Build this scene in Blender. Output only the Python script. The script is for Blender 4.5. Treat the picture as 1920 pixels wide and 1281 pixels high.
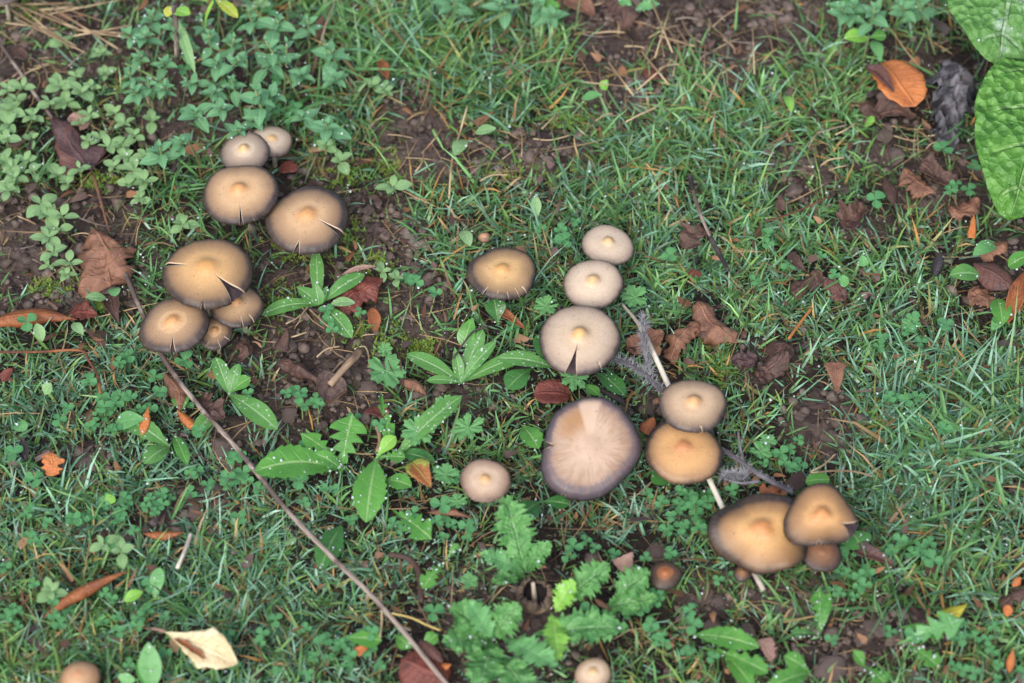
import bpy, bmesh, math, random
import numpy as np
from mathutils import Vector, Matrix

random.seed(7)
RNG = np.random.default_rng(11)
for o in list(bpy.data.objects):
    bpy.data.objects.remove(o)
SC = bpy.context.scene
COL = SC.collection
PI = math.pi

# ---------------------------------------------------------------- camera, sky, sun, exposure
PITCH, DIST, LENS = math.radians(56), 1.25, 86.5
cam_data = bpy.data.cameras.new('camera')
cam = bpy.data.objects.new('camera', cam_data)
COL.objects.link(cam)
cam.location = (0, -DIST * math.cos(PITCH), DIST * math.sin(PITCH))
cam.rotation_euler = (PI / 2 - PITCH, 0, 0)
cam_data.lens, cam_data.sensor_width = LENS, 36
cam_data.clip_start, cam_data.clip_end = 0.05, 200
cam_data.dof.use_dof = True
cam_data.dof.focus_distance = DIST - 0.012
cam_data.dof.aperture_fstop = 5.6
SC.camera = cam

world = bpy.data.worlds.new('World')
SC.world = world
world.use_nodes = True
wn, wl = world.node_tree.nodes, world.node_tree.links
wn.clear()
sky = wn.new('ShaderNodeTexSky')
sky.sky_type = 'NISHITA'
sky.sun_disc = False
sky.sun_elevation = math.radians(50)
sky.sun_rotation = math.radians(200)
sky.air_density, sky.dust_density, sky.ozone_density = 1.0, 3.0, 1.0
bg = wn.new('ShaderNodeBackground')
bg.inputs['Strength'].default_value = 0.07
wo = wn.new('ShaderNodeOutputWorld')
wl.new(sky.outputs[0], bg.inputs[0])
wl.new(bg.outputs[0], wo.inputs[0])

sun_data = bpy.data.lights.new('sun', 'SUN')
sun_data.energy = 1.5
sun_data.angle = math.radians(50)
sun_data.color = (1.0, 0.985, 0.96)
sun = bpy.data.objects.new('sun', sun_data)
COL.objects.link(sun)
sun.rotation_euler = (math.radians(40), 0, math.radians(-20))

SC.view_settings.view_transform = 'Standard'
SC.view_settings.look = 'None'
SC.view_settings.gamma = 1
SC.view_settings.use_curve_mapping = False
SC.view_settings.exposure = 1.35
SC.cycles.max_bounces = 6
SC.cycles.transparent_max_bounces = 4
SC.cycles.use_denoising = True

# ---------------------------------------------------------------- picture <-> ground
FPX = 1920 * LENS / 36
CAM = Vector(cam.location)
FWD = Vector((0, math.cos(PITCH), -math.sin(PITCH)))
UPV = Vector((0, math.sin(PITCH), math.cos(PITCH)))


def P(px, py, h=0.0):
    """the point at height h that is seen at a photograph pixel"""
    r = FWD + Vector((1, 0, 0)) * ((px - 960) / FPX) + UPV * ((640.5 - py) / FPX)
    return CAM + r * ((h - CAM.z) / r.z)


def px_size(p):
    """metres per photograph pixel at a point"""
    return (Vector(p) - CAM).dot(FWD) / FPX


def project(x, y, z):
    dx, dy, dz = x - CAM.x, y - CAM.y, z - CAM.z
    d = dy * FWD.y + dz * FWD.z
    u = dy * UPV.y + dz * UPV.z
    return 960 + FPX * dx / d, 640.5 - FPX * u / d


# ---------------------------------------------------------------- noise
def vnoise(x, y, seed=0):
    xi, yi = np.floor(x).astype(np.int64), np.floor(y).astype(np.int64)
    fx, fy = x - xi, y - yi
    fx, fy = fx * fx * (3 - 2 * fx), fy * fy * (3 - 2 * fy)

    def h(a, b):
        n = (a * 374761393 + b * 668265263 + seed * 974711) & 0x7fffffff
        n = ((n ^ (n >> 13)) * 1274126177) & 0x7fffffff
        return ((n ^ (n >> 16)) & 0xffff) / 65535.0
    a = h(xi, yi) * (1 - fx) + h(xi + 1, yi) * fx
    b = h(xi, yi + 1) * (1 - fx) + h(xi + 1, yi + 1) * fx
    return (a * (1 - fy) + b * fy) * 2 - 1


def fbm(x, y, f, octs=4, seed=0):
    x, y = np.asarray(x, float), np.asarray(y, float)
    t, a = 0, 1.0
    for k in range(octs):
        t = t + a * vnoise(x * f + 17.3 * k, y * f - 9.1 * k, seed + k)
        a *= 0.5
        f *= 2.03
    return t


def ellipses(u, v, lst):
    d = np.zeros_like(u)
    for cx, cy, rx, ry, s in lst:
        q = ((u - cx) / (rx * 1.1)) ** 2 + ((v - cy) / (ry * 1.1)) ** 2
        d = np.maximum(d, s * np.exp(-np.power(q, 1.6) * 0.7))
    return d


BARE = [(90, 500, 190, 75, 1), (50, 410, 110, 50, .9), (190, 390, 70, 50, .8), (80, 90, 230, 90, .6), (600, 325, 70, 50, .7),
        (690, 420, 70, 60, .9), (760, 215, 55, 80, .85), (790, 275, 80, 60, .95), (740, 455, 55, 75, .97), (775, 570, 60, 95, 1),
        (770, 645, 75, 45, 1), (650, 650, 130, 70, .93), (560, 640, 80, 60, .9), (620, 745, 120, 55, .93), (560, 520, 90, 55, .9),
        (900, 300, 110, 42, .7), (1010, 290, 90, 42, .8), (1150, 190, 80, 50, .85), (1260, 45, 260, 95, 1), (1420, 60, 130, 80, .95),
        (1330, 110, 90, 40, .7), (1130, 60, 70, 50, .8), (1500, 335, 55, 60, .85), (1450, 140, 80, 40, .6), (1660, 285, 70, 45, .6),
        (1760, 330, 100, 70, .75), (1620, 420, 60, 40, .6), (1540, 800, 70, 60, .9), (1650, 1180, 130, 50, .95), (1560, 1235, 70, 50, .85),
        (1490, 1130, 80, 45, .7), (340, 950, 100, 45, .7), (155, 862, 60, 30, .7), (290, 1000, 60, 30, .6), (430, 825, 50, 40, .8),
        (520, 790, 60, 45, .7), (480, 660, 60, 40, .6), (1900, 470, 70, 50, .7), (1330, 1110, 90, 45, .6), (1235, 740, 40, 40, .6),
        (1020, 1120, 60, 60, .6), (1060, 1000, 110, 60, .3), (420, 150, 230, 160, .62), (860, 740, 90, 60, .5), (1720, 170, 110, 110, .45),
        (1440, 690, 90, 50, .5), (1880, 290, 130, 200, .5), (500, 400, 160, 130, .5), (1040, 940, 250, 40, .2), (1870, 560, 60, 50, .5),
        (1850, 920, 60, 40, .4), (1780, 800, 60, 50, .3), (950, 1180, 160, 120, .6)]
LONG = [(700, 70, 260, 120, 1), (1010, 120, 180, 110, .6), (1350, 250, 160, 110, .5), (1800, 820, 170, 120, .8), (1700, 1120, 200, 120, .6),
        (1500, 130, 120, 120, .4), (1000, 480, 260, 200, .15), (260, 1080, 200, 160, .3), (560, 180, 120, 120, .5)]
BLUE = [(300, 850, 420, 200, .9), (1150, 980, 260, 90, 1), (1560, 720, 300, 180, .6), (650, 1150, 330, 160, .8), (1250, 560, 240, 160, .5),
        (1700, 900, 260, 150, .8), (900, 480, 120, 80, .5), (1050, 320, 120, 90, .5)]


def low(x, y):
    return 0.003 * vnoise(np.asarray(x, float) * 9, np.asarray(y, float) * 9, 5)


def gz(p):
    return float(low(np.array([p[0]]), np.array([p[1]]))[0])


# ---------------------------------------------------------------- materials
def lin(r, g, b):
    f = lambda c: (c / 255) / 12.92 if c < 10.3 else (((c / 255) + .055) / 1.055) ** 2.4
    return (f(r), f(g), f(b), 1)


class NT:
    def __init__(s, name):
        s.m = bpy.data.materials.new(name)
        s.m.use_nodes = True
        s.n, s.l = s.m.node_tree.nodes, s.m.node_tree.links
        s.n.clear()
        s.out = s.n.new('ShaderNodeOutputMaterial')
        s.b = s.n.new('ShaderNodeBsdfPrincipled')
        s.l.new(s.b.outputs[0], s.out.inputs[0])
        s._obj = None

    def put(s, sock, v):
        if isinstance(v, bpy.types.NodeSocket):
            s.l.new(v, sock)
        elif v is not None:
            sock.default_value = v

    def obj(s):
        if s._obj is None:
            s._obj = s.n.new('ShaderNodeTexCoord').outputs['Object']
        return s._obj

    def rnd(s):
        return s.n.new('ShaderNodeObjectInfo').outputs['Random']

    def attr(s, name, out='Fac'):
        a = s.n.new('ShaderNodeAttribute')
        a.attribute_name = name
        return a.outputs[out]

    def math(s, op, a, b=0.0, c=None, clamp=False):
        m = s.n.new('ShaderNodeMath')
        m.operation = op
        m.use_clamp = clamp
        s.put(m.inputs[0], a)
        s.put(m.inputs[1], b)
        if c is not None:
            s.put(m.inputs[2], c)
        return m.outputs[0]

    def noise(s, vec, scale, detail=4, rough=.55, out='Fac'):
        t = s.n.new('ShaderNodeTexNoise')
        s.put(t.inputs['Vector'], vec)
        s.put(t.inputs['Scale'], scale)
        t.inputs['Detail'].default_value = detail
        t.inputs['Roughness'].default_value = rough
        return t.outputs[out]

    def voronoi(s, vec, scale, feature='F1'):
        t = s.n.new('ShaderNodeTexVoronoi')
        t.feature = feature
        s.put(t.inputs['Vector'], vec)
        s.put(t.inputs['Scale'], scale)
        return t.outputs['Distance']

    def step(s, v, a, b, lo=0.0, hi=1.0):
        m = s.n.new('ShaderNodeMapRange')
        m.interpolation_type = 'SMOOTHSTEP'
        s.put(m.inputs[0], v)
        for k, q in enumerate((a, b, lo, hi)):
            s.put(m.inputs[k + 1], q)
        return m.outputs[0]

    def mix(s, f, a, b, blend='MIX'):
        m = s.n.new('ShaderNodeMix')
        m.data_type = 'RGBA'
        m.blend_type = blend
        s.put(m.inputs[0], f)
        s.put(m.inputs[6], a)
        s.put(m.inputs[7], b)
        return m.outputs[2]

    def ramp(s, v, stops):
        r = s.n.new('ShaderNodeValToRGB')
        s.put(r.inputs[0], v)
        e = r.color_ramp.elements
        while len(e) < len(stops):
            e.new(0.5)
        for k, (p, c) in enumerate(stops):
            e[k].position = p
            e[k].color = c
        return r.outputs[0]

    def bump(s, h, strength, dist):
        b = s.n.new('ShaderNodeBump')
        s.put(b.inputs['Height'], h)
        b.inputs['Strength'].default_value = strength
        b.inputs['Distance'].default_value = dist
        s.l.new(b.outputs[0], s.b.inputs['Normal'])

    def finish(s, color, rough=.5, spec=.5, trans=0.0):
        s.put(s.b.inputs['Base Color'], color)
        s.put(s.b.inputs['Roughness'], rough)
        s.b.inputs['Specular IOR Level'].default_value = spec
        if trans:
            t = s.n.new('ShaderNodeBsdfTranslucent')
            s.put(t.inputs[0], color)
            m = s.n.new('ShaderNodeMixShader')
            m.inputs[0].default_value = trans
            s.l.new(s.b.outputs[0], m.inputs[1])
            s.l.new(t.outputs[0], m.inputs[2])
            s.l.new(m.outputs[0], s.out.inputs[0])
        return s.m


def green_mat(name, c1, c2, vein, nv=9, spots=0.0, rough=.42, veinw=.05, sidev=.2, quilt=0.0, bloom=0.0, edge=None):
    m = NT(name)
    u = m.math('ABSOLUTE', m.attr('lu'))
    t = m.attr('lt')
    n = m.noise(m.obj(), 90, 3)
    col = m.mix(m.step(n, .35, .68), c1, c2)
    r = m.rnd()
    col = m.mix(m.math('MULTIPLY', r, .35), col, m.mix(.5, c2, (c1[0] * 1.5, c1[1] * 1.25, c1[2] * .8, 1)))
    wave = m.math('SINE', m.math('MULTIPLY', m.math('SUBTRACT', t, m.math('MULTIPLY', u, .13)), nv * 2 * PI))
    side = m.math('MULTIPLY', m.step(wave, .9, 1.0), m.step(u, .9, .2))
    mid = m.step(u, veinw, veinw * 2.2, 1, 0)
    col = m.mix(m.math('MULTIPLY', side, sidev), col, vein)
    col = m.mix(m.math('MULTIPLY', mid, .65), col, vein)
    if edge:
        col = m.mix(m.math('MULTIPLY', m.step(m.math('ADD', u, m.math('MULTIPLY', n, .5)), .9, 1.3), .9), col, edge)
    hgt = m.math('ADD', m.math('MULTIPLY', m.noise(m.obj(), 500, 3), .5), m.math('MULTIPLY', m.math('ADD', side, mid), -.6))
    if quilt:
        hgt = m.math('ADD', hgt, m.math('MULTIPLY', m.voronoi(m.obj(), 190), quilt * 1.6))
    if spots:
        v = m.voronoi(m.obj(), 330)
        sp = m.math('MULTIPLY', m.step(v, .26, .14), spots)
        col = m.mix(sp, col, lin(205, 222, 205))
        hgt = m.math('ADD', hgt, sp)
    if bloom:
        b = m.math('MULTIPLY', m.step(m.noise(m.obj(), 45, 5, .75), .56, .74), bloom)
        col = m.mix(b, col, lin(190, 205, 195))
    m.bump(hgt, .5 if not quilt else .9, .0012 if not quilt else .0028)
    return m.finish(col, rough, .5, .18)


def dead_mat(name, c1, c2, c3=None, rough=.45, nv=8, blotch=.5, vein=None, scale=70):
    m = NT(name)
    u = m.math('ABSOLUTE', m.attr('lu'))
    t = m.attr('lt')
    n = m.noise(m.obj(), scale, 5, .65)
    col = m.mix(m.step(n, .36, .62), c1, c2)
    if c3:
        col = m.mix(m.math('MULTIPLY', m.step(m.noise(m.obj(), scale * .6, 4, .7), .52, .6), blotch), col, c3)
    fine = m.noise(m.obj(), 650, 4, .7)
    col = m.mix(m.step(fine, .58, .8), col, (c1[0] * .35, c1[1] * .32, c1[2] * .32, 1))
    wave = m.math('SINE', m.math('MULTIPLY', m.math('SUBTRACT', t, m.math('MULTIPLY', u, .16)), nv * 2 * PI))
    side = m.math('MULTIPLY', m.step(wave, .82, 1.0), .4)
    mid = m.step(u, .04, .1, 1, 0)
    vv = m.math('MAXIMUM', side, mid)
    col = m.mix(m.math('MULTIPLY', vv, .55), col, vein or (c2[0] * 1.25, c2[1] * 1.2, c2[2] * 1.2, 1))
    m.bump(m.math('ADD', m.math('MULTIPLY', n, 1.2), m.math('ADD', m.math('MULTIPLY', fine, .7), m.math('MULTIPLY', vv, .6))), .75, .0015)
    return m.finish(col, rough, .45, .06)


def simple_mat(name, c1, c2, scale=200, rough=.6, bump=.5, spec=.4, c3=None, stretch=None):
    m = NT(name)
    v = m.obj()
    n = m.noise(v, scale, 5, .65)
    col = m.mix(m.step(n, .35, .65), c1, c2)
    if c3:
        col = m.mix(m.step(m.noise(v, scale * .23, 3), .5, .66), col, c3)
    m.bump(n, bump, .001)
    return m.finish(col, rough, spec)


def tube_mat(name, c1, c2, c3=None, rough=.6):
    """bark or dry stem: streaks along the length ('lt' metres along, 'lu' around)"""
    m = NT(name)
    v = m.n.new('ShaderNodeCombineXYZ')
    m.put(v.inputs[0], m.math('MULTIPLY', m.attr('lu'), 9))
    m.put(v.inputs[1], m.math('MULTIPLY', m.attr('lt'), 90))
    n = m.noise(v.outputs[0], 1.0, 4, .65)
    col = m.mix(m.step(n, .35, .65), c1, c2)
    if c3:
        col = m.mix(m.step(m.noise(m.obj(), 45, 3), .48, .6), col, c3)
    m.bump(n, .6, .0008)
    return m.finish(col, rough, .4)


def soil_mat():
    m = NT('soil')
    v = m.obj()
    n = m.noise(v, 26, 5, .6)
    f = m.noise(v, 420, 5, .7)
    col = m.mix(m.step(n, .35, .65), lin(66, 56, 53), lin(102, 89, 83))
    col = m.mix(m.step(f, .3, .7), m.mix(.5, col, lin(48, 38, 35)), col)
    col = m.mix(m.math('MULTIPLY', m.step(m.noise(v, 60, 4, .7), .6, .7), .5), col, lin(84, 92, 48))
    col = m.mix(m.step(m.attr('bare'), .2, .6), m.mix(.8, col, lin(30, 24, 21)), col)  # soil under turf darkened: shade between the blades painted into the colour
    far = m.n.new('ShaderNodeVectorMath')
    far.operation = 'LENGTH'
    m.put(far.inputs[0], v)
    lawn = m.mix(m.step(m.noise(v, 35, 5, .7), .4, .6), lin(66, 98, 52), lin(92, 124, 74))
    col = m.mix(m.step(far.outputs['Value'], .5, .9), col, lawn)
    m.bump(m.math('ADD', f, m.math('MULTIPLY', m.voronoi(v, 300), .8)), .9, .0022)
    return m.finish(col, .8, .2)


def attr_mat(name, rough=.42, trans=.22, spec=.5, nscale=250):
    m = NT(name)
    c = m.attr('Col', 'Color')
    n = m.noise(m.obj(), nscale, 3)
    col = m.mix(1, c, m.mix(n, (.7, .72, .7, 1), (1.25, 1.22, 1.25, 1)), 'MULTIPLY')
    return m.finish(col, rough, spec, trans)


# ---------------------------------------------------------------- mesh helpers
def new_obj(name, mesh, mat=None, parent=None, loc=None):
    o = bpy.data.objects.new(name, mesh)
    COL.objects.link(o)
    if mat is not None and mesh is not None and not mesh.materials:
        for q in (mat if isinstance(mat, (list, tuple)) else [mat]):
            mesh.materials.append(q)
    if parent is not None:
        o.parent = parent
    if loc is not None:
        o.location = loc
    return o


def thing(name, label, cat, loc=(0, 0, 0), group=None):
    o = bpy.data.objects.new(name, None)
    o.empty_display_size = .01
    COL.objects.link(o)
    o.location = loc
    return tag(o, label, cat, group)


def tag(o, label=None, cat=None, group=None, kind=None):
    for k, v in (('label', label), ('category', cat), ('group', group), ('kind', kind)):
        if v:
            o[k] = v
    return o


def np_mesh(name, verts, quads, smooth=True, attrs=None, col=None):
    me = bpy.data.meshes.new(name)
    nv, nf, k = len(verts), len(quads), quads.shape[1]
    me.vertices.add(nv)
    me.vertices.foreach_set('co', np.ascontiguousarray(verts, np.float32).ravel())
    me.loops.add(nf * k)
    me.polygons.add(nf)
    me.loops.foreach_set('vertex_index', np.ascontiguousarray(quads, np.int32).ravel())
    me.polygons.foreach_set('loop_start', np.arange(0, nf * k, k, dtype=np.int32))
    me.update(calc_edges=True)
    if smooth:
        me.polygons.foreach_set('use_smooth', np.ones(nf, bool))
    for an, av in (attrs or {}).items():
        a = me.attributes.new(an, 'FLOAT', 'POINT')
        a.data.foreach_set('value', np.ascontiguousarray(av, np.float32).ravel())
    if col is not None:
        a = me.color_attributes.new('Col', 'FLOAT_COLOR', 'POINT')
        a.data.foreach_set('color', np.ascontiguousarray(col, np.float32).ravel())
    return me


def grid_faces(nt, nu):
    i = np.arange(nt - 1)[:, None] * nu + np.arange(nu - 1)[None, :]
    i = i.ravel()
    return np.stack([i, i + 1, i + nu + 1, i + nu], 1)


# outlines: half width (0..1) along the leaf
def ovate(t): return np.sin(PI * np.clip(t, 0, 1) ** .7) ** .8
def elliptic(t): return np.sin(PI * np.clip(t, 0, 1)) ** .75
def lance(t): return np.sin(PI * np.clip(t, 0, 1) ** .85) ** 1.1
def spoon(t): return np.maximum(np.sin(PI * np.clip(t, 0, 1) ** 2.0) ** .75, .13 * (t < .55))
def tongue(t): return np.maximum(np.sin(PI * np.clip(t, 0, 1) ** 1.35) ** .6, .18 * (t < .4))
def kite(t): return np.where(t < .62, (t / .62) ** 1.25, ((1 - t) / .38) ** .7)
def triangle(t): return np.clip(np.minimum(t / .12, 1) * (1.02 - t), 0, 1)
def blade(t): return np.minimum(1, .55 + t * 2) * np.clip(1 - t, 0, 1) ** .55
def roundish(t): return np.sqrt(np.clip(1 - (2 * t - 1) ** 2, 0, 1)) ** .85
def rag(t): return np.minimum(1, ovate(t) ** .75 + .12)
def dandelion(t):
    e = np.sin(PI * np.clip(t, 0, 1) ** 1.9) ** .65
    saw = 1 - ((t * 5.2) % 1.0)
    return np.maximum(e * np.where(t < .74, .25 + .75 * saw ** 1.2, 1), .09 * (t < .7))
def toothed(t):
    e = np.sin(PI * np.clip(t, 0, 1) ** 1.3) ** .7
    return np.maximum(e * (.82 + .18 * (1 - (t * 9) % 1.0)), .1 * (t < .5))
def frilly(t):
    e = np.sin(PI * np.clip(t, 0, 1) ** 1.15) ** .7
    lob = np.abs(np.sin(PI * (t * 5.5 + .1))) ** .55
    return np.maximum(e * (.48 + .52 * lob) * (.86 + .14 * np.sin(t * 95)), .07)


def leaf_mesh(name, base, tip, width, prof=ovate, nt=14, nu=5, arch=.1, fold=.15, curl=0.0, crumple=0.0, wave=0.0, bend=0.0, back=0.0,
              roll=0.0, seed=0, cf=90, jag=0.0):
    """a leaf blade from base to tip in the given space; returns (mesh, points)"""
    base, tip = Vector(base), Vector(tip)
    ax = tip - base
    L = ax.length
    a = ax.normalized()
    sd = a.cross(Vector((0, 0, 1)))
    sd = sd.normalized() if sd.length > 1e-4 else Vector((1, 0, 0))
    n = sd.cross(a)
    if roll:
        R = Matrix.Rotation(roll, 3, a)
        sd, n = R @ sd, R @ n
    t = np.linspace(0, 1, nt)
    u = np.linspace(-1, 1, nu)
    T, U = np.meshgrid(t, u, indexing='ij')
    W = (width / 2 * np.maximum(prof(t), .015))[:, None] * np.ones_like(U)
    if jag:
        for q, f in ((6, 1.0), (15, .6), (37, .35)):
            W = W * (1 + jag * f * vnoise(T * q + seed * 3.7, np.sign(U) * 40 + seed, 3))
    if curl:
        s_off, n_off = np.sin(U * curl) / curl * W, (1 - np.cos(U * curl)) / curl * W
    else:
        s_off, n_off = U * W, np.abs(U) * W * fold
    al = T * L - back * np.abs(U) * L * .1
    n_off = n_off + arch * L * np.sin(PI * T)
    s_off = s_off + bend * L * np.sin(PI * T)
    if wave:
        n_off = n_off + wave * width * np.abs(U) * np.sin(T * 17 + seed + np.sign(U) * 1.3)
    if crumple:
        q = 31.7 * seed
        n_off = n_off + crumple * width * .5 * fbm(al + q, s_off + q, cf, 3, seed) + crumple * width * .22 * np.abs(fbm(al - q, s_off + q, cf * 3.1, 2, seed + 4))
        s_off = s_off + crumple * width * .2 * fbm(al + q + 5, s_off + q, cf, 2, seed + 9)
    A, S_, N_ = np.array(a), np.array(sd), np.array(n)
    V = np.array(base) + al[..., None] * A + s_off[..., None] * S_ + n_off[..., None] * N_
    V = V.reshape(-1, 3)
    return np_mesh(name, V, grid_faces(nt, nu), True, {'lu': U.ravel(), 'lt': T.ravel()}), V


def tube_mesh(name, pts, radii, ns=7, caps=True, wob=0.0, seed=0):
    pts = [Vector(p) for p in pts]
    # resample
    out, rr = [], []
    for i in range(len(pts) - 1):
        k = 4
        p0, p1, p2, p3 = pts[max(i - 1, 0)], pts[i], pts[i + 1], pts[min(i + 2, len(pts) - 1)]
        for j in range(k):
            s = j / k
            out.append(.5 * ((2 * p1) + (p2 - p0) * s + (2 * p0 - 5 * p1 + 4 * p2 - p3) * s * s + (3 * p1 - p0 - 3 * p2 + p3) * s ** 3))
            rr.append(radii[i] * (1 - s) + radii[i + 1] * s)
    out.append(pts[-1])
    rr.append(radii[-1])
    rs = random.Random(seed)
    V, F, LU, LT = [], [], [], []
    acc = 0
    for i, p in enumerate(out):
        d = (out[min(i + 1, len(out) - 1)] - out[max(i - 1, 0)]).normalized()
        if i:
            acc += (p - out[i - 1]).length
        s = d.cross(Vector((0, 0, 1)))
        s = s.normalized() if s.length > 1e-3 else Vector((1, 0, 0))
        n = s.cross(d)
        r = rr[i] * (1 + wob * rs.uniform(-1, 1))
        for j in range(ns):
            a = 2 * PI * j / ns
            V.append(p + s * math.cos(a) * r + n * math.sin(a) * r)
            LU.append(math.sin(a / 2))
            LT.append(acc)
    m = len(out)
    for i in range(m - 1):
        for j in range(ns):
            F.append((i * ns + j, i * ns + (j + 1) % ns, (i + 1) * ns + (j + 1) % ns, (i + 1) * ns + j))
    for e, c in ((0, out[0]), (m - 1, out[-1])):
        ci = len(V)
        V.append(c)
        LU.append(0)
        LT.append(0)
        for j in range(ns):
            x, y = e * ns + j, e * ns + (j + 1) % ns
            F.append((y, x, ci) if e == 0 else (x, y, ci))
    me = bpy.data.meshes.new(name)
    me.from_pydata([tuple(v) for v in V], [], F)
    me.polygons.foreach_set('use_smooth', [True] * len(F))
    for an, av in (('lu', LU), ('lt', LT)):
        me.attributes.new(an, 'FLOAT', 'POINT').data.foreach_set('value', av)
    return me


LAND = [(125, 275, 'the broad dark purple leaf'), (207, 490, 'the crinkled brown leaf'), (450, 350, 'the four-cap mushroom cluster'), (380, 560, 'the large gashed ochre cap'), (600, 570, 'the spotted oxtongue rosette'),
        (640, 690, 'the toppled mushroom'), (350, 760, 'the rolled leaf with orange tip'), (100, 660, 'the elbowed reddish twig'), (97, 872, 'the bright orange leaf scrap'), (165, 1110, 'the long rolled rust leaf'),
        (385, 1215, 'the cream kite-shaped leaf'), (620, 1050, 'the long diagonal twig'), (570, 860, 'the glossy toothed dandelion'), (790, 890, 'the dying blotched leaf'), (910, 900, 'the flat pale mushroom'),
        (860, 300, 'the tall pale straw'), (942, 510, 'the lone ochre mushroom'), (1110, 530, 'the three caps in a line'), (1107, 840, 'the huge old mushroom'), (1290, 800, 'the orange-brown shaded cap'),
        (1470, 1000, 'the lower three brown caps'), (1247, 1078, 'the small dark brown mushroom'), (1000, 1180, 'the frilled ragwort'), (1380, 1220, 'the broad glossy dandelion leaf'), (1650, 1180, 'the broad matt dandelion leaf'),
        (1560, 710, 'the triangular brown leaf'), (1800, 800, 'the fanning broad grass tuft'), (1870, 510, 'the flat dark purple leaf'), (1330, 420, 'the charred stick'), (1280, 50, 'the straw-strewn bare soil'),
        (1675, 150, 'the large orange leaf'), (1880, 260, 'the huge burdock leaves'), (430, 130, 'the tall yellowing weed'), (80, 60, 'the leaning dead stalk'),
        (595, 55, 'the brown leaf in long grass'), (560, 145, 'the tan wilted leaf'), (345, 360, 'the grass tuft by four caps'), (152, 233, 'the pinkish leaf scrap'), (30, 262, 'the small brown leaf'),
        (305, 1000, 'the glossy dark brown leaf'), (345, 1030, 'the white-streaked stick'), (300, 950, 'the decayed stem piece'), (45, 845, 'the black shrivelled leaf'), (1170, 1050, 'the pinkish veined leaf'),
        (1003, 1124, 'the cup-shaped mushroom'), (683, 1215, 'the orange triangular scrap'), (1635, 1045, 'the dark purple rolled leaf'), (1785, 1140, 'the yellow-green curved leaf'), (1430, 890, 'the forked grey twig'),
        (272, 795, 'the narrow orange scrap'), (700, 600, 'the orange-brown oval leaflet'), (75, 590, 'the arched orange-brown leaf'), (1895, 1235, 'the orange scraps'), (1640, 60, 'the bright rounded leaves')]


def near(x, y):
    return min(LAND, key=lambda q: (q[0] - x) ** 2 + (q[1] - y) ** 2)[2]


FOOT = []     # (ax, ay, bx, by, half width px, factor): grass is beaten down here
DEWPTS = []   # points on leaves where dew can sit


def foot(b, t, w, f=.3):
    FOOT.append((b[0], b[1], t[0], t[1], w, f))


# ================================================================ THE GROUND
def build_ground():
    d = np.arange(-.40, .4001, .002)
    dy = np.arange(-.34, .4601, .002)
    g = .002 * 1.32 ** np.arange(1, 33)
    g = np.cumsum(g)
    X = np.concatenate([d[0] - g[::-1], d, d[-1] + g])
    Y = np.concatenate([dy[0] - g[::-1], dy, dy[-1] + g])
    YY, XX = np.meshgrid(Y, X, indexing='ij')
    u, v = project(XX, YY, 0 * XX)
    near = (np.abs(XX) < .5) & (np.abs(YY) < .6)
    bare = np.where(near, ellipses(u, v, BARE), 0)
    Z = low(XX, YY)
    lump = np.abs(fbm(XX, YY, 70, 3, 3))
    Z = Z + np.where(near, (.0006 + .0035 * bare) * (lump - .5) + .0012 * fbm(XX, YY, 260, 2, 8), 0)
    V = np.stack([XX, YY, Z], -1).reshape(-1, 3)
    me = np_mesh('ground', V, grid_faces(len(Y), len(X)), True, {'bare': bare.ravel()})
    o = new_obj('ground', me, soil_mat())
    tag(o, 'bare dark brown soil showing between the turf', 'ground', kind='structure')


build_ground()


# ================================================================ MUSHROOMS
C_UMBO, C_TAN, C_MID, C_RIM = lin(222, 164, 98), lin(212, 172, 126), lin(186, 148, 108), lin(70, 58, 58)
GILL = simple_mat('gills', lin(44, 34, 38), lin(66, 52, 54), 400, .8, .3)
FLESH = simple_mat('flesh', lin(206, 188, 166), lin(176, 150, 122), 500, .7, .3)
STEM = tube_mat('mushroom_stem', lin(206, 196, 178), lin(168, 148, 124), lin(126, 104, 86), .6)


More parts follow.
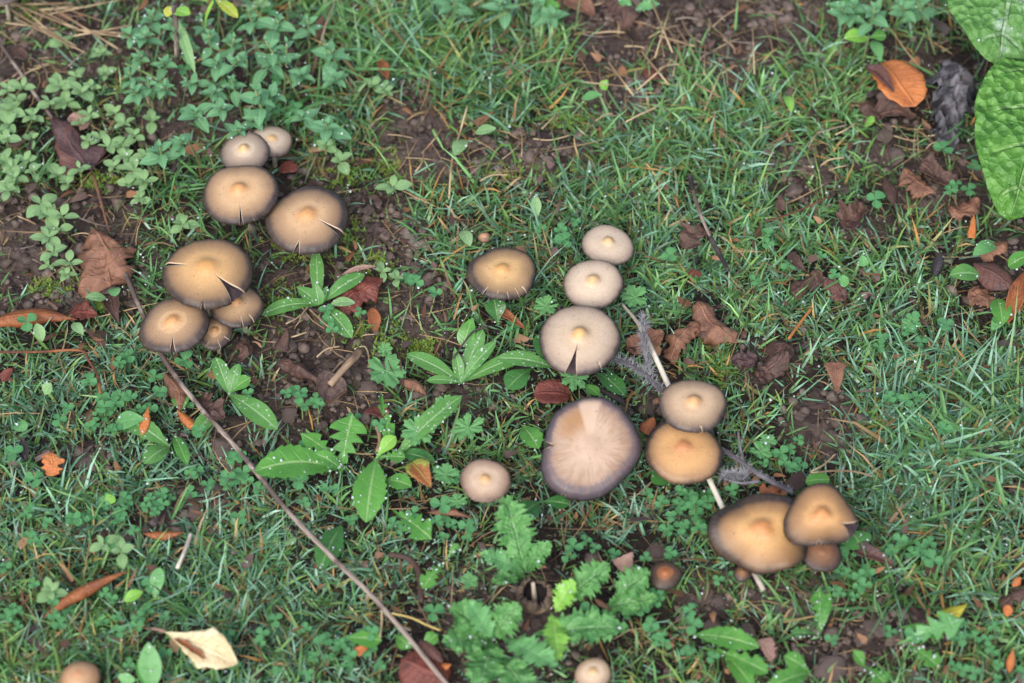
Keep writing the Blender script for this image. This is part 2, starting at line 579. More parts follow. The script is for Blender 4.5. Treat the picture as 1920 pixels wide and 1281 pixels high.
def cap_mat(name, umbo, tan, mid, rim, r0=.62, r1=.93, asym=(0, 0), fib=.05, wob=.2, speck=.5, usize=.16, pale=None, wedge=False):
    m = NT(name)
    r0, r1 = r0 * .88, min(r1, 1.05) * .96
    umbo, tan, mid, rim = (tuple(q * k for q in c[:3]) + (1,) for c, k in ((umbo, .82), (tan, .82), (mid, .70), (rim, .50)))
    r = m.attr('rad')
    fv = m.attr('fib', 'Vector')
    sc = m.n.new('ShaderNodeVectorMath')
    sc.operation = 'MULTIPLY'
    m.put(sc.inputs[0], fv)
    sc.inputs[1].default_value = (1, 1, .35)
    fine = m.noise(sc.outputs[0], 15, 4, .7)
    lowf = m.noise(fv, .9, 2)
    xy = m.n.new('ShaderNodeSeparateXYZ')
    m.put(xy.inputs[0], fv)
    e = m.math('ADD', r, m.math('MULTIPLY', m.math('SUBTRACT', lowf, .5), wob))
    e = m.math('ADD', e, m.math('MULTIPLY', m.math('SUBTRACT', fine, .5), fib * 1.6))
    e = m.math('ADD', e, m.math('MULTIPLY', r, m.math('ADD', m.math('MULTIPLY', xy.outputs[0], asym[0]), m.math('MULTIPLY', xy.outputs[1], asym[1]))))
    mm = lambda a, b, k: tuple(a[i] * (1 - k) + b[i] * k for i in range(3)) + (1,)
    col = m.ramp(e, [(0, umbo), (usize * .9, umbo), (usize * 1.7, mm(umbo, tan, .8)), (max(usize * 2.4, r0 * .75), tan), (r0, mm(tan, mid, .75)), (r0 * .4 + r1 * .6, mm(mid, rim, .42)), (r1 * .98, rim), (1, mm(rim, (.02, .017, .018), .25))])
    col = m.mix(m.math('MULTIPLY', m.step(fine, .35, .75), .3), col, m.mix(.12, col, (1, .93, .82, 1)), 'MIX')
    gr = m.noise(m.obj(), 1100, 3, .7)
    col = m.mix(1, col, m.mix(gr, (.78, .78, .78, 1), (1.22, 1.22, 1.22, 1)), 'MULTIPLY')
    big = m.noise(m.obj(), 95, 4, .6)
    col = m.mix(m.math('MULTIPLY', m.step(big, .35, .7), .16), col, mm(mid, rim, .35))
    if pale:
        ctr = m.step(r, .55, .15)
        col = m.mix(m.math('MULTIPLY', m.math('MULTIPLY', m.step(m.math('ADD', m.math('MULTIPLY', m.noise(fv, 1.0, 3, .5), .6), m.math('MULTIPLY', m.noise(m.obj(), 70, 5, .6), .4)), m.math('SUBTRACT', .40, m.math('MULTIPLY', ctr, .3)), m.math('SUBTRACT', .6, m.math('MULTIPLY', ctr, .3))), m.step(e, .95, .45)), .8), col, pale)
    col = m.mix(m.math('MULTIPLY', m.step(m.noise(m.obj(), 210, 5, .75), .58, .72), .35), col, mm(mid, rim, .5))
    if wedge:
        dot = lambda a: m.math('ADD', m.math('MULTIPLY', xy.outputs[0], math.cos(math.radians(a))), m.math('MULTIPLY', xy.outputs[1], math.sin(math.radians(a))))
        wm = m.math('MULTIPLY', m.math('MULTIPLY', m.step(dot(128), .72, .97), m.step(r, .2, .6)), m.step(r, .92, .66))
        col = m.mix(m.math('MULTIPLY', wm, .85), col, lin(150, 108, 62))
        bm_ = m.math('MULTIPLY', m.math('MULTIPLY', m.step(m.noise(sc.outputs[0], 7, 5, .75), .44, .62), m.step(r, .25, .5)), m.step(r, .95, .8))
        col = m.mix(m.math('MULTIPLY', bm_, .5), col, lin(134, 100, 80))
        cm_ = m.math('MULTIPLY', m.step(m.noise(m.obj(), 160, 5, .7), .5, .68), m.step(r, .5, .2))
        col = m.mix(m.math('MULTIPLY', cm_, .4), col, lin(140, 104, 74))
        pm = m.math('MULTIPLY', m.math('MULTIPLY', m.step(dot(93), .955, .985), m.step(r, .1, .4)), m.step(r, .99, .86))
        col = m.mix(m.math('MULTIPLY', pm, .8), col, lin(186, 160, 138))
    sp = m.math('MULTIPLY', m.step(m.noise(m.obj(), 750, 2), .67, .73), speck)
    col = m.mix(sp, col, mm(rim, (.02, .02, .02), .3))
    col = m.mix(m.math('MULTIPLY', m.step(m.attr('slit'), .45, .85), m.step(r, 1.0, .8, .25, .9)), col, lin(206, 184, 158))
    m.bump(m.math('ADD', m.math('MULTIPLY', fine, .7), m.math('MULTIPLY', m.noise(m.obj(), 1500, 2), .35)), .3, .0007)
    return m.finish(col, .47, .42)


def mushroom(label, px, py, w, h, tilt=(0, 0), dome=.19, umbo=.10, us=.17, slits=(), mat=None, wav=.025, wf=3, irr=.03, sy=1.0, base=None,
             turn=.09, seed=1, dip=0.0, name='mushroom', ruffle=0.0, p=2.0):
    dome = dome * .78 if dome < .3 else dome
    umbo *= 1.5
    us *= 1.05
    irr *= 1.35
    c = P(px, py, h)
    s = px_size(c)
    R = w * s / 2
    rs = random.Random(seed)
    ph = [rs.uniform(0, 6.28) for _ in range(6)]
    g = gz(c)
    b = P(base[0], base[1], g) if base else Vector((c.x + .15 * R * math.sin(ph[0]), c.y + .1 * R, g))
    root = thing(name, label, 'mushroom', (b.x, b.y, g - .002))
    off = c - root.location
    M = Matrix.Translation(off) @ Matrix.Rotation(math.radians(tilt[0]), 4, 'Y') @ Matrix.Rotation(math.radians(-tilt[1]), 4, 'X')

    def zt(r, th):
        z = dome * (1 - r ** p) + umbo * np.exp(-(r / us) ** 2.8) - dip * np.exp(-(r / .5) ** 2)
        z = z - turn * np.clip((r - .86) / .14, 0, 1) ** 2
        z = z + wav * r ** 2.5 * (np.sin(wf * th + ph[1]) + .6 * np.sin((wf + 2) * th + ph[2]))
        z = z + ruffle * np.clip((r - .7) / .3, 0, 1) ** 2 * (np.sin(11 * th + ph[3]) + .7 * np.sin(17 * th + ph[4]))
        return z

    def rf(th):
        return 1 + irr * (np.sin(2 * th + ph[3]) + .6 * np.sin(3 * th + ph[4]) + .3 * np.sin(5 * th + ph[5])) + .005 * np.sin(17 * th + ph[1]) + .004 * np.sin(31 * th + ph[2])

    sl = sorted((((math.radians(a) + PI) % (2 * PI)) - PI, r0, gp) for a, r0, gp in slits) or [(-PI, .99, 0.0)]
    rings = np.concatenate([np.linspace(0, .3, 9), np.linspace(.36, 1, 17)])
    bm = bmesh.new()
    la, lf = bm.verts.layers.float.new('rad'), bm.verts.layers.float_vector.new('fib')
    le = bm.verts.layers.float.new('slit')
    for k, (a0, ra, ga) in enumerate(sl):
        a1, rb, gb = sl[(k + 1) % len(sl)]
        if k == len(sl) - 1:
            a1 += 2 * PI
        n = max(10, int(110 * (a1 - a0) / (2 * PI)))
        rows = []
        for r in rings:
            e0 = a0 + .5 * ga * max(0, (r - ra) / (1 - ra)) ** 1.1
            e1 = a1 - .5 * gb * max(0, (r - rb) / (1 - rb)) ** 1.1
            row = []
            for i in range(n + 1):
                th = e0 + (e1 - e0) * i / n
                q = r * R * rf(th)
                v = bm.verts.new((q * math.cos(th), q * math.sin(th) * sy, R * zt(r, th)))
                v[la] = r
                v[le] = 1.0 if ((i == 0 and ga > 0 and r > ra + .02) or (i == n and gb > 0 and r > rb + .02)) else 0.0
                v[lf] = (math.cos(th), math.sin(th), r)
                row.append(v)
            rows.append(row)
        for i in range(len(rings) - 1):
            for j in range(n):
                bm.faces.new((rows[i][j], rows[i + 1][j], rows[i + 1][j + 1], rows[i][j + 1]))
    bmesh.ops.remove_doubles(bm, verts=bm.verts, dist=R * 1e-4)
    bmesh.ops.dissolve_degenerate(bm, edges=bm.edges, dist=R * 1e-5)
    for f in bm.faces:
        f.smooth = True
    bm.transform(M)
    me = bpy.data.meshes.new('cap')
    bm.to_mesh(me)
    bm.free()
    cap = new_obj('cap', me, [mat, FLESH], root)
    sd = cap.modifiers.new('thickness', 'SOLIDIFY')
    sd.thickness, sd.offset = R * .035, -1
    sd.material_offset, sd.material_offset_rim = 1, 1
    # gills
    ng = 56
    th = np.linspace(0, 2 * PI, ng * 2, endpoint=False)
    rr = np.array([.14, .3, .5, .7, .86, .955])
    RR, TH = np.meshgrid(rr, th, indexing='ij')
    deep = .06 + .12 * np.sin(PI * np.clip((RR - .05) / .95, 0, 1)) * (np.arange(ng * 2) % 2)[None, :]
    Z = zt(RR, TH) - deep
    V = np.stack([RR * rf(TH) * np.cos(TH) * R, RR * rf(TH) * np.sin(TH) * R * sy, Z * R], -1).reshape(-1, 3)
    V = np.array([tuple(M @ Vector(v)) for v in V])
    i = (np.arange(len(rr) - 1)[:, None] * ng * 2 + np.arange(ng * 2)[None]).ravel()
    j = (np.arange(len(rr) - 1)[:, None] * ng * 2 + (np.arange(ng * 2)[None] + 1) % (ng * 2)).ravel()
    new_obj('gills', np_mesh('gills', V, np.stack([i, j, j + ng * 2, i + ng * 2], 1)), GILL, root)
    top = M @ Vector((0, 0, R * (dome * .7 - dip - .05)))
    mid = Vector((0, 0, 0)) * .5 + top * .5 + Vector((rs.uniform(-.1, .1) * R, rs.uniform(-.1, .1) * R, 0))
    rw = max(.0011, R * .105)
    new_obj('stem', tube_mesh('stem', [(0, 0, -.002), mid, top], [rw * 1.1, rw * .92, rw * .9], 10), STEM, root)
    foot((px, py), (px, py + 1), w * .36, .55)
    return root


MK = cap_mat
m_brown = lambda n, **k: MK(n, lin(220, 160, 102), lin(212, 174, 132), lin(194, 156, 118), lin(70, 57, 60), **k)
m_pale = lambda n, **k: MK(n, lin(228, 184, 128), lin(216, 194, 170), lin(204, 180, 156), lin(104, 88, 86), **k)

MUSH = [
    ('small tan mushroom cap tucked behind the upper cap of the four-cap cluster', 510, 263, 80, .022, dict(tilt=(14, 6), umbo=.04, mat=m_pale('cap_a', r0=.7, r1=1.0), seed=2, sy=1.05)),
    ('greyish tan cap with pale knob overlapped by the larger split cap below', 459, 284, 98, .026, dict(umbo=.12, us=.17, tilt=(-6, 4), mat=m_pale('cap_b', r0=.5, r1=1.0), seed=3)),
    ('tan cap with dark rim and one narrow black slit, in the four-cap cluster', 450, 361, 143, .036, dict(slits=[(-85, .38, .10), (-66, .93, .05)], mat=m_brown('cap_c', r0=.7, r1=.98), seed=4, tilt=(-3, -2), irr=.018)),
    ('wide tan cap with a pale-edged gash and a notch, lowest of the four-cap cluster', 577, 409, 158, .028, dict(slits=[(-28, .26, .22), (-103, .72, .15)], dome=.22, umbo=.06, mat=m_brown('cap_d', r0=.6, r1=.93, asym=(.02, .05)), seed=5, tilt=(3, 0), irr=.03)),
    ('large ochre cap with a big wedge gash showing dark gills, above three smaller caps', 389, 510, 168, .040, dict(slits=[(-42, .28, .40), (168, .42, .13), (-92, .86, .09)], dome=.24, umbo=.07, us=.22, mat=MK('cap_e', lin(222, 164, 98), lin(212, 168, 114), lin(188, 148, 104), lin(72, 58, 56), r0=.68, r1=.97), seed=6, irr=.02, wav=.04, wf=2)),
    ('brown cap with orange centre, dark rim and one short slit beside the brown twig', 326, 607, 131, .029, dict(slits=[(-88, .45, .17)], mat=m_brown('cap_f', r0=.48, r1=.93), seed=7, umbo=.07, tilt=(-6, -2))),
    ('tan cap with two short pale cracks half hidden under the large gashed cap', 443, 570, 106, .024, dict(slits=[(-75, .6, .07), (-48, .66, .06)], mat=m_brown('cap_g', r0=.62, r1=.98), seed=8, tilt=(8, 6))),
    ('dark little cap with cracked edge squeezed under two caps of the left cluster', 402, 622, 72, .018, dict(slits=[(-70, .5, .1), (-110, .6, .08), (-30, .6, .06)], mat=m_brown('cap_h', r0=.3, r1=.85), seed=9, tilt=(6, -6))),
    ('lone ochre cap with dark frilled rim and pale cracks, standing apart in the turf', 942, 510, 127, .032, dict(slits=[(-124, .7, .11), (-100, .72, .035), (-80, .74, .03), (-60, .68, .035), (-45, .76, .02)], mat=MK('cap_i', lin(222, 166, 100), lin(212, 172, 118), lin(188, 150, 106), lin(62, 52, 54), r0=.62, r1=.95, asym=(-.08, .02)), seed=10, wav=.03, wf=4, umbo=.07)),
    ('pale tan cap with a black speck, topmost of three caps in a line', 1140, 458, 100, .022, dict(umbo=.11, us=.17, mat=m_pale('cap_j', r0=.86, r1=1.04, usize=.14), seed=11, tilt=(4, 4), irr=.02)),
    ('pale tan cap with yellowish knob, middle of the three caps in a line', 1112, 531, 112, .029, dict(umbo=.12, us=.19, dome=.22, mat=m_pale('cap_k', r0=.82, r1=1.04, usize=.15), seed=12, tilt=(-2, -5), irr=.018)),
    ('broad tan cap with yellow knob and wedge slit, largest of three in a line', 1087, 634, 157, .037, dict(slits=[(-103, .22, .28), (-60, .82, .03)], umbo=.13, us=.17, dome=.18, mat=MK('cap_l', lin(228, 180, 116), lin(212, 188, 162), lin(200, 174, 150), lin(84, 70, 74), r0=.84, r1=1.02, usize=.13), seed=13, irr=.015)),
    ('huge old cap with pale bruised centre and broad wavy purple-grey rim', 1107, 840, 192, .036, dict(slits=[(178, .78, .2), (-118, .93, .06), (62, .94, .05)], dome=.13, umbo=.03, us=.2, dip=.05, wav=.06, wf=2, tilt=(4, -24), irr=.05, mat=MK('cap_m', lin(176, 146, 118), lin(176, 148, 122), lin(170, 138, 112), lin(112, 98, 110), r0=.76, r1=.86, wob=.22, fib=.16, asym=(.02, -.06), pale=lin(182, 154, 132), wedge=True), seed=14, turn=.16)),
    ('light brown cap with knob and notched front edge, perched above the orange-brown cap', 1300, 758, 125, .040, dict(slits=[(-78, .8, .10), (160, .92, .05)], umbo=.12, us=.18, dome=.2, mat=MK('cap_n', lin(220, 168, 114), lin(204, 174, 142), lin(186, 156, 126), lin(82, 68, 68), r0=.74, r1=1.0), seed=15, irr=.03, tilt=(4, 0))),
    ('orange-brown cap shaded by the knobbed cap standing over it', 1282, 843, 147, .026, dict(umbo=.05, mat=MK('cap_o', lin(206, 138, 90), lin(218, 168, 112), lin(204, 156, 106), lin(66, 50, 52), r0=.76, r1=.97, asym=(0, .1)), seed=16, wav=.035, irr=.02)),
    ('big dark-rimmed orange-brown cap with lobed outline, largest of the lower three', 1427, 997, 172, .030, dict(umbo=.08, us=.2, dome=.24, wav=.12, wf=3, irr=.07, mat=MK('cap_p', lin(212, 142, 84), lin(216, 168, 108), lin(192, 144, 94), lin(60, 48, 46), r0=.6, r1=.92, asym=(-.05, .13)), seed=17, sy=1.05, tilt=(-2, -6))),
    ('irregular brown cap with deep side notch overlapping the big orange-brown cap', 1540, 968, 124, .042, dict(slits=[(-22, .55, .6), (-100, .85, .14)], umbo=.11, us=.2, dome=.2, wav=.13, wf=2, irr=.085, mat=MK('cap_q', lin(216, 148, 88), lin(210, 160, 104), lin(184, 138, 92), lin(74, 58, 52), r0=.6, r1=1.0), seed=18, sy=1.15, tilt=(0, -6))),
    ('dark brown cap mostly hidden beneath the notched brown cap', 1540, 1036, 78, .022, dict(umbo=.03, tilt=(4, -8), mat=MK('cap_r', lin(150, 104, 70), lin(136, 94, 66), lin(116, 80, 58), lin(66, 50, 46)), seed=19)),
    ('tiny brown cap peeping from under the big orange-brown cap', 1392, 1075, 36, .014, dict(umbo=.05, dome=.45, mat=MK('cap_s', lin(150, 104, 66), lin(134, 94, 62), lin(110, 78, 54), lin(60, 46, 42)), seed=20)),
    ('small flat pale pinkish-tan cap with frayed edge, beside the ragwort leaves', 910, 900, 96, .022, dict(umbo=.07, us=.17, dome=.12, turn=.04, slits=[(150, .9, .05), (35, .92, .06), (-120, .93, .05), (-65, .9, .04)], mat=MK('cap_t', lin(220, 172, 118), lin(212, 184, 158), lin(198, 166, 140), lin(134, 106, 90), r0=.74, r1=1.0, usize=.17), seed=21, irr=.02, ruffle=.01)),
    ('small dark brown cap with orange patch in its centre, beside the grey clod', 1247, 1078, 63, .018, dict(umbo=.05, dome=.34, mat=MK('cap_u', lin(176, 104, 54), lin(146, 92, 58), lin(104, 76, 56), lin(60, 48, 44), r0=.42, r1=1.0, usize=.2), seed=22)),
    ('small round cream cap with yellow knob below the ragwort leaves', 1112, 1262, 68, .018, dict(umbo=.08, us=.2, dome=.28, mat=MK('cap_v', lin(222, 178, 122), lin(220, 194, 164), lin(204, 172, 142), lin(150, 120, 100), r0=.76, r1=1.1), seed=23)),
    ('small smooth domed orange-tan cap near the cream fallen leaf', 149, 1272, 77, .020, dict(umbo=.02, dome=.5, mat=MK('cap_w', lin(208, 150, 106), lin(200, 156, 116), lin(190, 146, 108), lin(150, 112, 84), r0=.76, r1=1.1), seed=24)),
    ('tiny round tan button mushroom above the lone ochre cap', 908, 445, 24, .010, dict(umbo=.0, dome=.7, mat=MK('cap_x', lin(202, 150, 112), lin(192, 146, 112), lin(182, 136, 104), lin(140, 104, 84), r0=.76, r1=1.1), seed=25)),
    ('grey-brown cap edge beside the dry stems at the top of the marjoram', 6, -22, 76, .028, dict(mat=m_pale('cap_y', r0=.4, r1=.9), seed=26)),
]
for lab, px, py, w, h, kw in MUSH:
    mushroom(lab, px, py, w, h, **kw)


def cup_mushroom():
    """an old cap turned into a cup, gills up"""
    c = P(1003, 1130, .008)
    R = 34 * px_size(c)
    root = thing('mushroom', 'old dark cup-shaped mushroom turned upside down among ragwort leaves', 'mushroom', c)
    th = np.linspace(0, 2 * PI, 72, endpoint=False)
    skin = simple_mat('old_cap_skin', lin(96, 80, 66), lin(66, 54, 46), 300, .7, .8, c3=lin(128, 108, 88))
    rim = 1 + .16 * np.sin(3 * th + 1) + .10 * np.sin(7 * th) + .09 * np.sin(13 * th + 2) + .06 * np.sin(23 * th)
    rr = np.array([.05, .4, .75, .97, 1.06, 1.0, .82, .66])
    zz = np.array([-.1, -.06, .10, .40, .75, 1.05, 1.22, 1.24])
    V = np.stack([rr[:, None] * np.cos(th) * R, rr[:, None] * np.sin(th) * R, zz[:, None] * R * np.where(zz[:, None] > .6, rim[None], 1)], -1).reshape(-1, 3)
    n = 72
    i = (np.arange(7)[:, None] * n + np.arange(n)[None]).ravel()
    j = (np.arange(7)[:, None] * n + (np.arange(n)[None] + 1) % n).ravel()
    o = new_obj('cap', np_mesh('cap', V, np.stack([i, j, j + n, i + n], 1)), skin, root)
    o.modifiers.new('t', 'SOLIDIFY').thickness = R * .05
    rr = np.array([.12, .45, .75, .93, .9, .74])
    zz = np.array([.1, .12, .25, .5, .85, 1.05])
    rip = 1 - .05 * (np.arange(n) % 2)
    V = np.stack([rr[:, None] * rip * np.cos(th) * R, rr[:, None] * rip * np.sin(th) * R, zz[:, None] * R * np.ones(n)], -1).reshape(-1, 3)
    m = simple_mat('black_gills', lin(22, 17, 20), lin(38, 28, 30), 400, .8, .3)
    k = n * 5
    new_obj('gills', np_mesh('gills', V, np.stack([i, j, j + n, i + n], 1)[:k]), m, root)
    new_obj('stem', tube_mesh('stem', [(0, 0, 0), (-.05 * R, .15 * R, .8 * R), (-.12 * R, .45 * R, 1.5 * R)], [R * .16, R * .13, R * .11], 8), STEM, root)
    foot((1003, 1124), (1003, 1125), 36, .4)


cup_mushroom()


def toppled_mushroom():
    a, b = P(618, 724, .012), P(676, 664, .009)
    root = thing('mushroom', 'toppled dark mushroom with its pale stem lying on bare soil', 'mushroom', a)
    R = 27 * px_size(a)
    th = np.linspace(0, 2 * PI, 64, endpoint=False)
    rr = np.array([.1, .4, .75, 1.0])
    zz = np.array([-.05, .0, .1, .25])
    rip = 1 + .06 * (np.arange(64) % 2)
    wob = 1 + .12 * np.sin(3 * th + 1)
    V = np.stack([rr[:, None] * wob * np.cos(th) * R, rr[:, None] * wob * np.sin(th) * R, zz[:, None] * rip * R], -1).reshape(-1, 3)
    M = Matrix.Rotation(math.radians(22), 4, 'X') @ Matrix.Rotation(math.radians(14), 4, 'Y')
    V = np.array([tuple(M @ Vector(v)) for v in V])
    i = (np.arange(3)[:, None] * 64 + np.arange(64)[None]).ravel()
    j = (np.arange(3)[:, None] * 64 + (np.arange(64)[None] + 1) % 64).ravel()
    q = np.stack([i, j, j + 64, i + 64], 1)
    new_obj('gills', np_mesh('gills', V, q), simple_mat('pale_gills', lin(96, 78, 70), lin(60, 46, 44), 500, .8, .4), root)
    new_obj('cap', np_mesh('cap', V * 1.06 - np.array([0, 0, .0016]), q[:, ::-1]), simple_mat('old_skin', lin(110, 86, 66), lin(84, 64, 52), 300, .7, .6), root)
    d = b - a
    new_obj('stem', tube_mesh('stem', [(0, 0, .001), d * .5 + Vector((.001, 0, .004)), d + Vector((0, 0, .003))], [.0015, .0019, .0023], 9, wob=.2), tube_mat('old_stem', lin(170, 146, 120), lin(128, 104, 84), lin(100, 78, 64)), root)
    foot((622, 720), (676, 664), 30, .3)


toppled_mushroom()

# ================================================================ FALLEN LEAVES
D = {
    'purple': dead_mat('dead_purple', lin(70, 52, 54), lin(92, 68, 66), lin(112, 70, 54), .42),
    'brown': dead_mat('dead_brown', lin(112, 76, 58), lin(142, 102, 80), lin(84, 58, 48), .48),
    'dark': dead_mat('dead_dark', lin(72, 52, 46), lin(100, 74, 64), lin(54, 40, 38), .42),
    'orange': dead_mat('dead_orange', lin(186, 108, 58), lin(202, 128, 74), lin(150, 82, 46), .42, blotch=.5),
    'rust': dead_mat('dead_rust', lin(128, 74, 46), lin(158, 98, 58), lin(96, 58, 42), .35),
    'red': dead_mat('dead_red', lin(98, 50, 42), lin(124, 68, 56), lin(70, 42, 40), .38),
    'pink': dead_mat('dead_pink', lin(150, 118, 106), lin(176, 142, 126), lin(120, 88, 80), .5),
    'cream': dead_mat('dead_cream', lin(214, 198, 152), lin(226, 212, 172), lin(190, 150, 88), .5, blotch=.35),
    'black': dead_mat('dead_black', lin(38, 34, 38), lin(66, 60, 64), lin(24, 22, 24), .4),
    'grey': dead_mat('dead_grey', lin(44, 40, 44), lin(120, 118, 124), lin(62, 50, 48), .5),
    'yellow': dead_mat('dead_yellow', lin(172, 168, 52), lin(196, 184, 66), lin(120, 140, 50), .4),
    'greenred': dead_mat('dying_green', lin(128, 140, 58), lin(160, 160, 72), lin(150, 62, 46), .38, blotch=.8),
}
